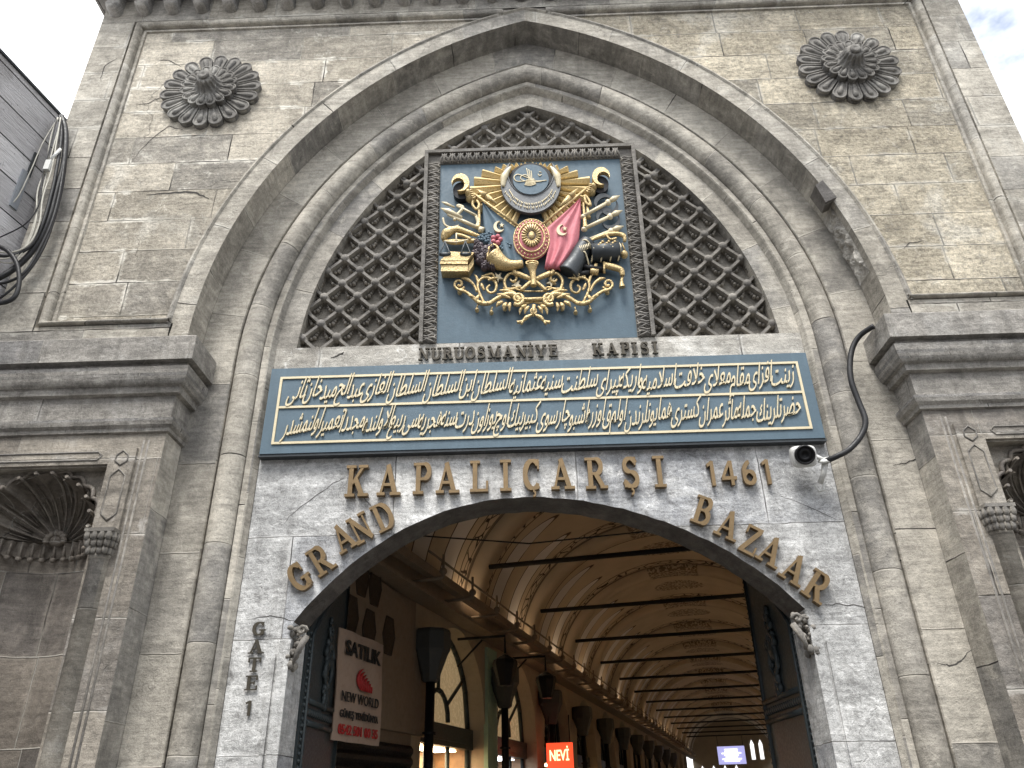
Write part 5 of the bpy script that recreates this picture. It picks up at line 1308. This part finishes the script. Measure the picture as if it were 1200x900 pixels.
    for i in range(14):
        b = bc - w_ + .1 + (2 * w_ - .2) * i / 14; z = rs.choice((.9, 1.3, 1.6, 1.85)); hh = rs.uniform(.15, .38)
        P_ = [cor(bb, l, zz) for l in (ib + sgn * .03, ib + sgn * .3) for bb, zz in ((b, z), (b + .13, z), (b + .13, z + hh), (b, z + hh))]
        sh.mesh(P_, [(4, 5, 6, 7), (0, 1, 5, 4), (1, 2, 6, 5), (2, 3, 7, 6), (3, 0, 4, 7)])
    sh.build('shop_interior', M['stock'], hall)
    li = MB(); 
    P_ = [cor(bc - w_ * .8, ib + sgn * .5, 2.30), cor(bc + w_ * .8, ib + sgn * .5, 2.30), cor(bc + w_ * .8, ib + sgn * .85, 2.30), cor(bc - w_ * .8, ib + sgn * .85, 2.30)]
    li.face(P_); P2 = [p + Vector((0, 0, .015)) for p in P_]
    for i in range(4): li.face([P_[i], P_[(i + 1) % 4], P2[(i + 1) % 4], P2[i]])
    li.build('shop_light', M['coolshop'] if idx % 3 == 1 else M['shoplight'], hall)
for i, (b0, b1) in enumerate(zip(colb, colb[1:])):
    arch_bay(b0, b1, -1, LL, i); arch_bay(b0, b1, 1, LR, i)
for lat in (LL, LR):
    m_ = MB(); s0 = bstart(lat); m_.face([cor(s0, lat, 0), cor(colb[0], lat, 0), cor(colb[0], lat, 4.4), cor(s0, lat, 4.4)])
    m_.face([cor(s0, lat - (.3 if lat < 0 else -.3), 0), cor(BE, lat - (1.6 if lat < 0 else -1.6), 0), cor(BE, lat - (1.6 if lat < 0 else -1.6), 5), cor(s0, lat - (1.6 if lat < 0 else -1.6), 5)])
    m_.build('end_wall', M['beam'], hall)
m_ = MB(); P_ = [cor(b, l, z) for l in (LL - .02, LL + .05) for b, z in ((12.96, 0), (13.5, 0), (13.5, 3.9), (12.96, 3.9))]
m_.mesh(P_, [(0, 3, 2, 1), (4, 5, 6, 7), (0, 1, 5, 4), (1, 2, 6, 5), (2, 3, 7, 6), (3, 0, 4, 7)]); m_.build('greenlit_pier', M['greenlit_plaster'], hall)
# twin cornice beams on brackets
for nm, l0, l1, z0, z1 in (('cornice_beam', LL + .30, LL + .42, 4.20, 4.32), ('cable_tray', LL + .02, LL + .34, 3.98, 4.03), ('cornice_beam', LL + .01, LL + .18, 4.12, 4.3), ('cornice_beam', LR - .42, LR - .02, 4.18, 4.34)):
    m_ = MB(); a, b = max(bstart(l0), bstart(l1)) + .02, 62
    P_ = [cor(bb, l, z) for bb in (a, b) for l, z in ((l0, z0), (l1, z0), (l1, z1), (l0, z1))]
    m_.mesh(P_, [(0, 3, 2, 1), (4, 5, 6, 7), (0, 1, 5, 4), (1, 2, 6, 5), (2, 3, 7, 6), (3, 0, 4, 7)])
    m_.build(nm, M['beam'], hall)
M['uplight'] = glow('warm_uplight', (1.0, .74, .48), 2.3)
for lat, s_ in ((LL, 1), (LR, -1)):
    for k in range(16):
        b = 11.2 + 3.2 * k; m_ = MB()
        P_ = [cor(bb, l, z) for bb in (b, b + .9) for l, z in ((lat + s_ * .12, 4.36), (lat + s_ * .24, 4.36), (lat + s_ * .24, 4.39), (lat + s_ * .12, 4.39))]
        m_.mesh(P_, [(0, 3, 2, 1), (4, 5, 6, 7), (0, 1, 5, 4), (1, 2, 6, 5), (2, 3, 7, 6), (3, 0, 4, 7)]); m_.build('uplight', M['uplight'], hall)
m_ = MB(); a = 9.2
while a < 50:
    m_.tube([cor(a, LL, 4.1), cor(a, LL + .62, 4.12)], .03, 5); m_.ball(cor(a, LL + .62, 4.2), .06); m_.tube([cor(a, LL + .62, 4.12), cor(a, LL + .62, 4.42)], .022, 5); a += 1.2
m_.tube([cor(9, LL + .5, 4.42), cor(60, LL + .5, 4.42)], .02, 5)
m_.build('beam_bracket', M['beam'], hall)
# iron columns with octagonal capitals
for i, b in enumerate(colb[:11]):
    for lat, s_ in ((LL, 1), (LR, -1)):
        l = lat + s_ * .24
        m_ = MB(); m_.tube([cor(b, l, 0), cor(b, l, 3.02)], .07, 12); m_.lathe([(.105, 0), (.105, .03)], cor(b, l, 2.35), n=12)
        cl = m_.build('column', M['iron'], hall)
        m_ = MB(); m_.lathe([(r_ * KC, h_ * KC) for r_, h_ in ((.09, 2.96), (.12, 2.99), (.13, 3.06), (.22, 3.30), (.25, 3.35), (.25, 3.57), (.23, 3.61), (0, 3.61))], cor(b, l, 0), n=8, smooth=False); m_.build('capital', M['capital'], cl)
# panel with honeycomb holes in the first bay
bA, zA = c_at(408, 840, LL + .06); bB, _ = c_at(508, 800, LL + .06)
m_ = MB(); l = LL + .10
bA, bB = 7.45, 10.25; NP = 20; arcp = [(bA + (bB - bA) * i / NP, 2.35 + 1.6 * (1 - max(0, (bA + (bB - bA) * i / NP - 8.4) / (bB - 8.4)) ** 2.3) ** .5) for i in range(NP + 1)]
for p, q_ in zip(arcp, arcp[1:]):
    m_.face([cor(p[0], l, 2.35), cor(q_[0], l, 2.35), cor(q_[0], l, q_[1]), cor(p[0], l, p[1])]); m_.face([cor(p[0], l, p[1]), cor(q_[0], l, q_[1]), cor(q_[0], LL, q_[1]), cor(p[0], LL, p[1])])
m_.face([cor(bA, l, 2.35), cor(bB, l, 2.35), cor(bB, LL, 2.35), cor(bA, LL, 2.35)])
m_.build('cream_panel', M['panel'], hall)
for (px_, py_) in ((440, 688), (412, 722), (433, 738), (456, 745), (425, 676)):
    b, z = c_at(px_, py_, l + .01); m_ = MB(); w_, h_ = .17, .21
    hx6 = [(b - w_ * .55, z + h_), (b + w_ * .55, z + h_), (b + w_, z), (b + w_ * .55, z - h_), (b - w_ * .55, z - h_), (b - w_, z)]
    m_.face([cor(x_, l + .004, z_) for x_, z_ in hx6]); m_.tube([cor(x_, l + .006, z_) for x_, z_ in hx6 + hx6[:1]], .014, 5)
    m_.build('hexagon_opening', M['stockdark'] if 'stockdark' in M else M.setdefault('stockdark', paint('dark_brown_mesh', (.06, .04, .025), .7)), hall)
m_ = MB()
for i in range(16): P_ = [cor(b, LL + .05 + o_, .3 + i * .12 + dz) for b in (bA, bB - .5) for o_, dz in ((0, 0), (.03, .04), (.03, .08), (0, .12))]; m_.mesh(P_, [(0, 1, 5, 4), (1, 2, 6, 5), (2, 3, 7, 6)])
m_.build('roller_shutter', M['iron'], hall)
# far end: lit windows in the end wall
m_ = MB(); row = [cor(BE, vpt(i, 0)[0], vpt(i, 0)[1]) for i in range(na_ + 1)]
m_.face([cor(BE, LL, 0)] + row + [cor(BE, LR, 0)]); m_.build('end_wall', M['plaster'], hall)
M['daylit'] = glow('daylit_window', (.95, .97, 1.0), .7)
for l_ in (-3.4, -2.6, -1.8, -1.0, .3, .9):
    m_ = MB(); z0, z1, w_ = 2.7, 3.3, .13
    if l_ > 0: z0, z1 = 3.9, 4.9
    m_.face([cor(BE - .02, l_ - w_, z0), cor(BE - .02, l_ + w_, z0), cor(BE - .02, l_ + w_, z1), cor(BE - .02, l_, z1 + .3), cor(BE - .02, l_ - w_, z1)]); m_.build('window', M['daylit'], hall)

m_ = MB(); m_.tube([(at(px_, py_, 1.7)[0], 1.7, at(px_, py_, 1.7)[1]) for px_, py_ in ((330, 606), (480, 627), (620, 637), (765, 622), (900, 594))], .009, 6); m_.build('slack_wire', M['iron'], hall)
# things hanging in the street
def text_on(body, size, ext, fn, mb, sx=1.0, offset=0.0):
    v, f = text_mesh(body, size, ext, offset); xm = (min(p.x for p in v) + max(p.x for p in v)) / 2
    mb.mesh([fn((p.x - xm) * sx, p.y, p.z) for p in v], f)
BL = LL + .32                                # the banner hangs in front of the panel
b0_, zt = c_at(399, 735, BL); b1_, zt2 = c_at(450, 762, BL); _, zb_ = c_at(395, 868, BL)
M['banner'] = paint('worn_cream_banner', (.42, .31, .24), .7, var=.2, dirt=.2, sc=3)
M['black_print'] = paint('black_print', (.02, .02, .02), .6); M['red_print'] = paint('red_print', (.45, .03, .03), .6)
ban = thing('banner', cor((b0_ + b1_) / 2, BL, zb_), 'cream for sale banner reading SATILIK with red swirl and phone number', 'banner')
m_ = MB(); bw_ = b1_ - b0_; zt = max(zt, zt2); rows = [[cor(b0_ + bw_ * i / 10, BL + .012 * sin(i * 1.3 + j * .4), zb_ + (zt - zb_) * j / 12) for i in range(11)] for j in range(13)]
m_.grid(rows); m_.grid([[p - CR * .012 for p in r_] for r_ in rows]); m_.build('banner_cloth', M['banner'], ban)
H_ = zt - zb_
def bt_(body, zf, size, wid, mat, name, offset=0.0):
    v, f = text_mesh(body, 1.0, .004, offset); xa, xb = min(p.x for p in v), max(p.x for p in v); k = bw_ * wid / (xb - xa); mb = MB()
    mb.mesh([cor(b0_ + bw_ * .5 + (p.x - (xa + xb) / 2) * k, BL + .022 + p.z, zb_ + H_ * zf + p.y * size * H_) for p in v], f); return mb.build(name, mat, ban)
bt_('SATILIK', .77, .19, .78, M['black_print'], 'heading', .03); bt_('NEW WORLD', .345, .13, .8, M['black_print'], 'company_name'); bt_('GÜNEŞ YENİDÜNYA', .205, .09, .82, M['black_print'], 'agent_name', .02); bt_('0542 501 00 35', .06, .12, .84, M['red_print'], 'phone_number', .02)
m_ = MB()
for k in range(7):
    r_ = .5 - k * .06; pts = [cor(b0_ + bw_ * (.55 + (r_ * .36) * sin(t) * .9 + .03 * k), BL + .03, zb_ + H_ * (.575 + r_ * .22 * cos(t) - .012 * k)) for t in [-.3 - 2.5 * i / 10 for i in range(11)]]
    m_.tube(pts, [.003 + .02 * sin(pi * i / 10) for i in range(11)], 5)
m_.build('swirl_emblem', M['red_print'], ban)
def lit_sign(name, pxs, l_off, mat, label, body, tmat, depth=.08, b=None):
    (pa, pb) = pxs
    if b is None: b, _ = c_at(*pb, LL + l_off)
    # a sign hung across the street: width along the lateral direction
    ra, rb = ray(*pa), ray(*pb); ta, tb = b / ra.dot(CD), b / rb.dot(CD); la, lb = ta * ra.dot(CR), tb * rb.dot(CR)
    zt_, zb2 = EYE.z + ta * ra.z, EYE.z + tb * rb.z
    t = thing(name, cor(b, (la + lb) / 2, zb2), label, 'sign')
    m_ = MB(); P_ = [cor(bb, l, z) for bb in (b, b + depth) for l, z in ((la, zb2), (lb, zb2), (lb, zt_), (la, zt_))]
    m_.mesh(P_, [(0, 3, 2, 1), (4, 5, 6, 7), (0, 1, 5, 4), (1, 2, 6, 5), (2, 3, 7, 6), (3, 0, 4, 7)]); m_.build('sign_box', mat, t)
    if body:
        v, f = text_mesh(body, 1.0, .01, .01); xa, xb = min(p.x for p in v), max(p.x for p in v); k = (lb - la) * .74 / (xb - xa); m_ = MB()
        m_.mesh([cor(b - .012 - p.z, (la + lb) / 2 + (p.x - (xa + xb) / 2) * k, zb2 + (zt_ - zb2) * .42 + p.y * (zt_ - zb2) * .5) for p in v], f); m_.build('sign_text', tmat, t)
    else:
        m_ = MB()
        for i in range(7):
            z = zb2 + (zt_ - zb2) * (.18 + .64 * i / 6); dl_ = (lb - la) * (.28 + .08 * sin(i * 2.0)); mid_ = (la + lb) / 2
            m_.tube([cor(b - .01, mid_ - dl_, z), cor(b - .01, mid_ + dl_, z)], .03, 5)
        m_.build('sign_text', tmat, t)
    m_ = MB(); mid_ = (la + lb) / 2
    for l in (la + .05, lb - .05): m_.tube([cor(b + depth / 2, l, zt_), cor(b + depth / 2, l, zt_ + .5)], .015, 5)
    m_.build('hanger', M['iron'], t)
lit_sign('shop_sign', ((640, 871), (672, 906)), .75, glow('red_sign_light', (.75, .06, .02), .8), 'glowing red hanging shop sign reading NEVİ on the left of the market street', 'NEVİ', glow('cream_sign_text', (1, .75, .4), 1.0))
lit_sign('information_board', ((840, 875), (875, 895)), 2.6, glow('lavender_sign_light', (.30, .30, .55), .7), 'lavender backlit board hanging across the far end of the market street', None, glow('white_sign_text', (.85, .85, 1), 1.0), b=42)
# dark lanterns on wall arms
for i, (px_, py_) in enumerate(((592, 782), (640, 800))):
    b, z = c_at(px_, py_, LL + .75); t = thing('wall_lantern', cor(b, LL + .75, z), ('nearer' if i == 0 else 'farther') + ' black lantern on an iron arm over the left shop fronts', 'lantern', 'lanterns along the market street')
    m_ = MB(); m_.lathe([(.0, -.32), (.12, -.3), (.22, .05), (.2, .12), (.06, .2), (0, .22)], cor(b, LL + .75, z), n=8, smooth=False); m_.build('lantern_body', M['iron'], t)
    m_ = MB(); m_.tube([cor(b, LL, z + .45), cor(b, LL + .75, z + .45), cor(b, LL + .75, z + .2)], .025, 6); m_.tube([cor(b, LL, z + .05), cor(b, LL + .4, z + .42)], .018, 6); m_.build('arm', M['iron'], t)
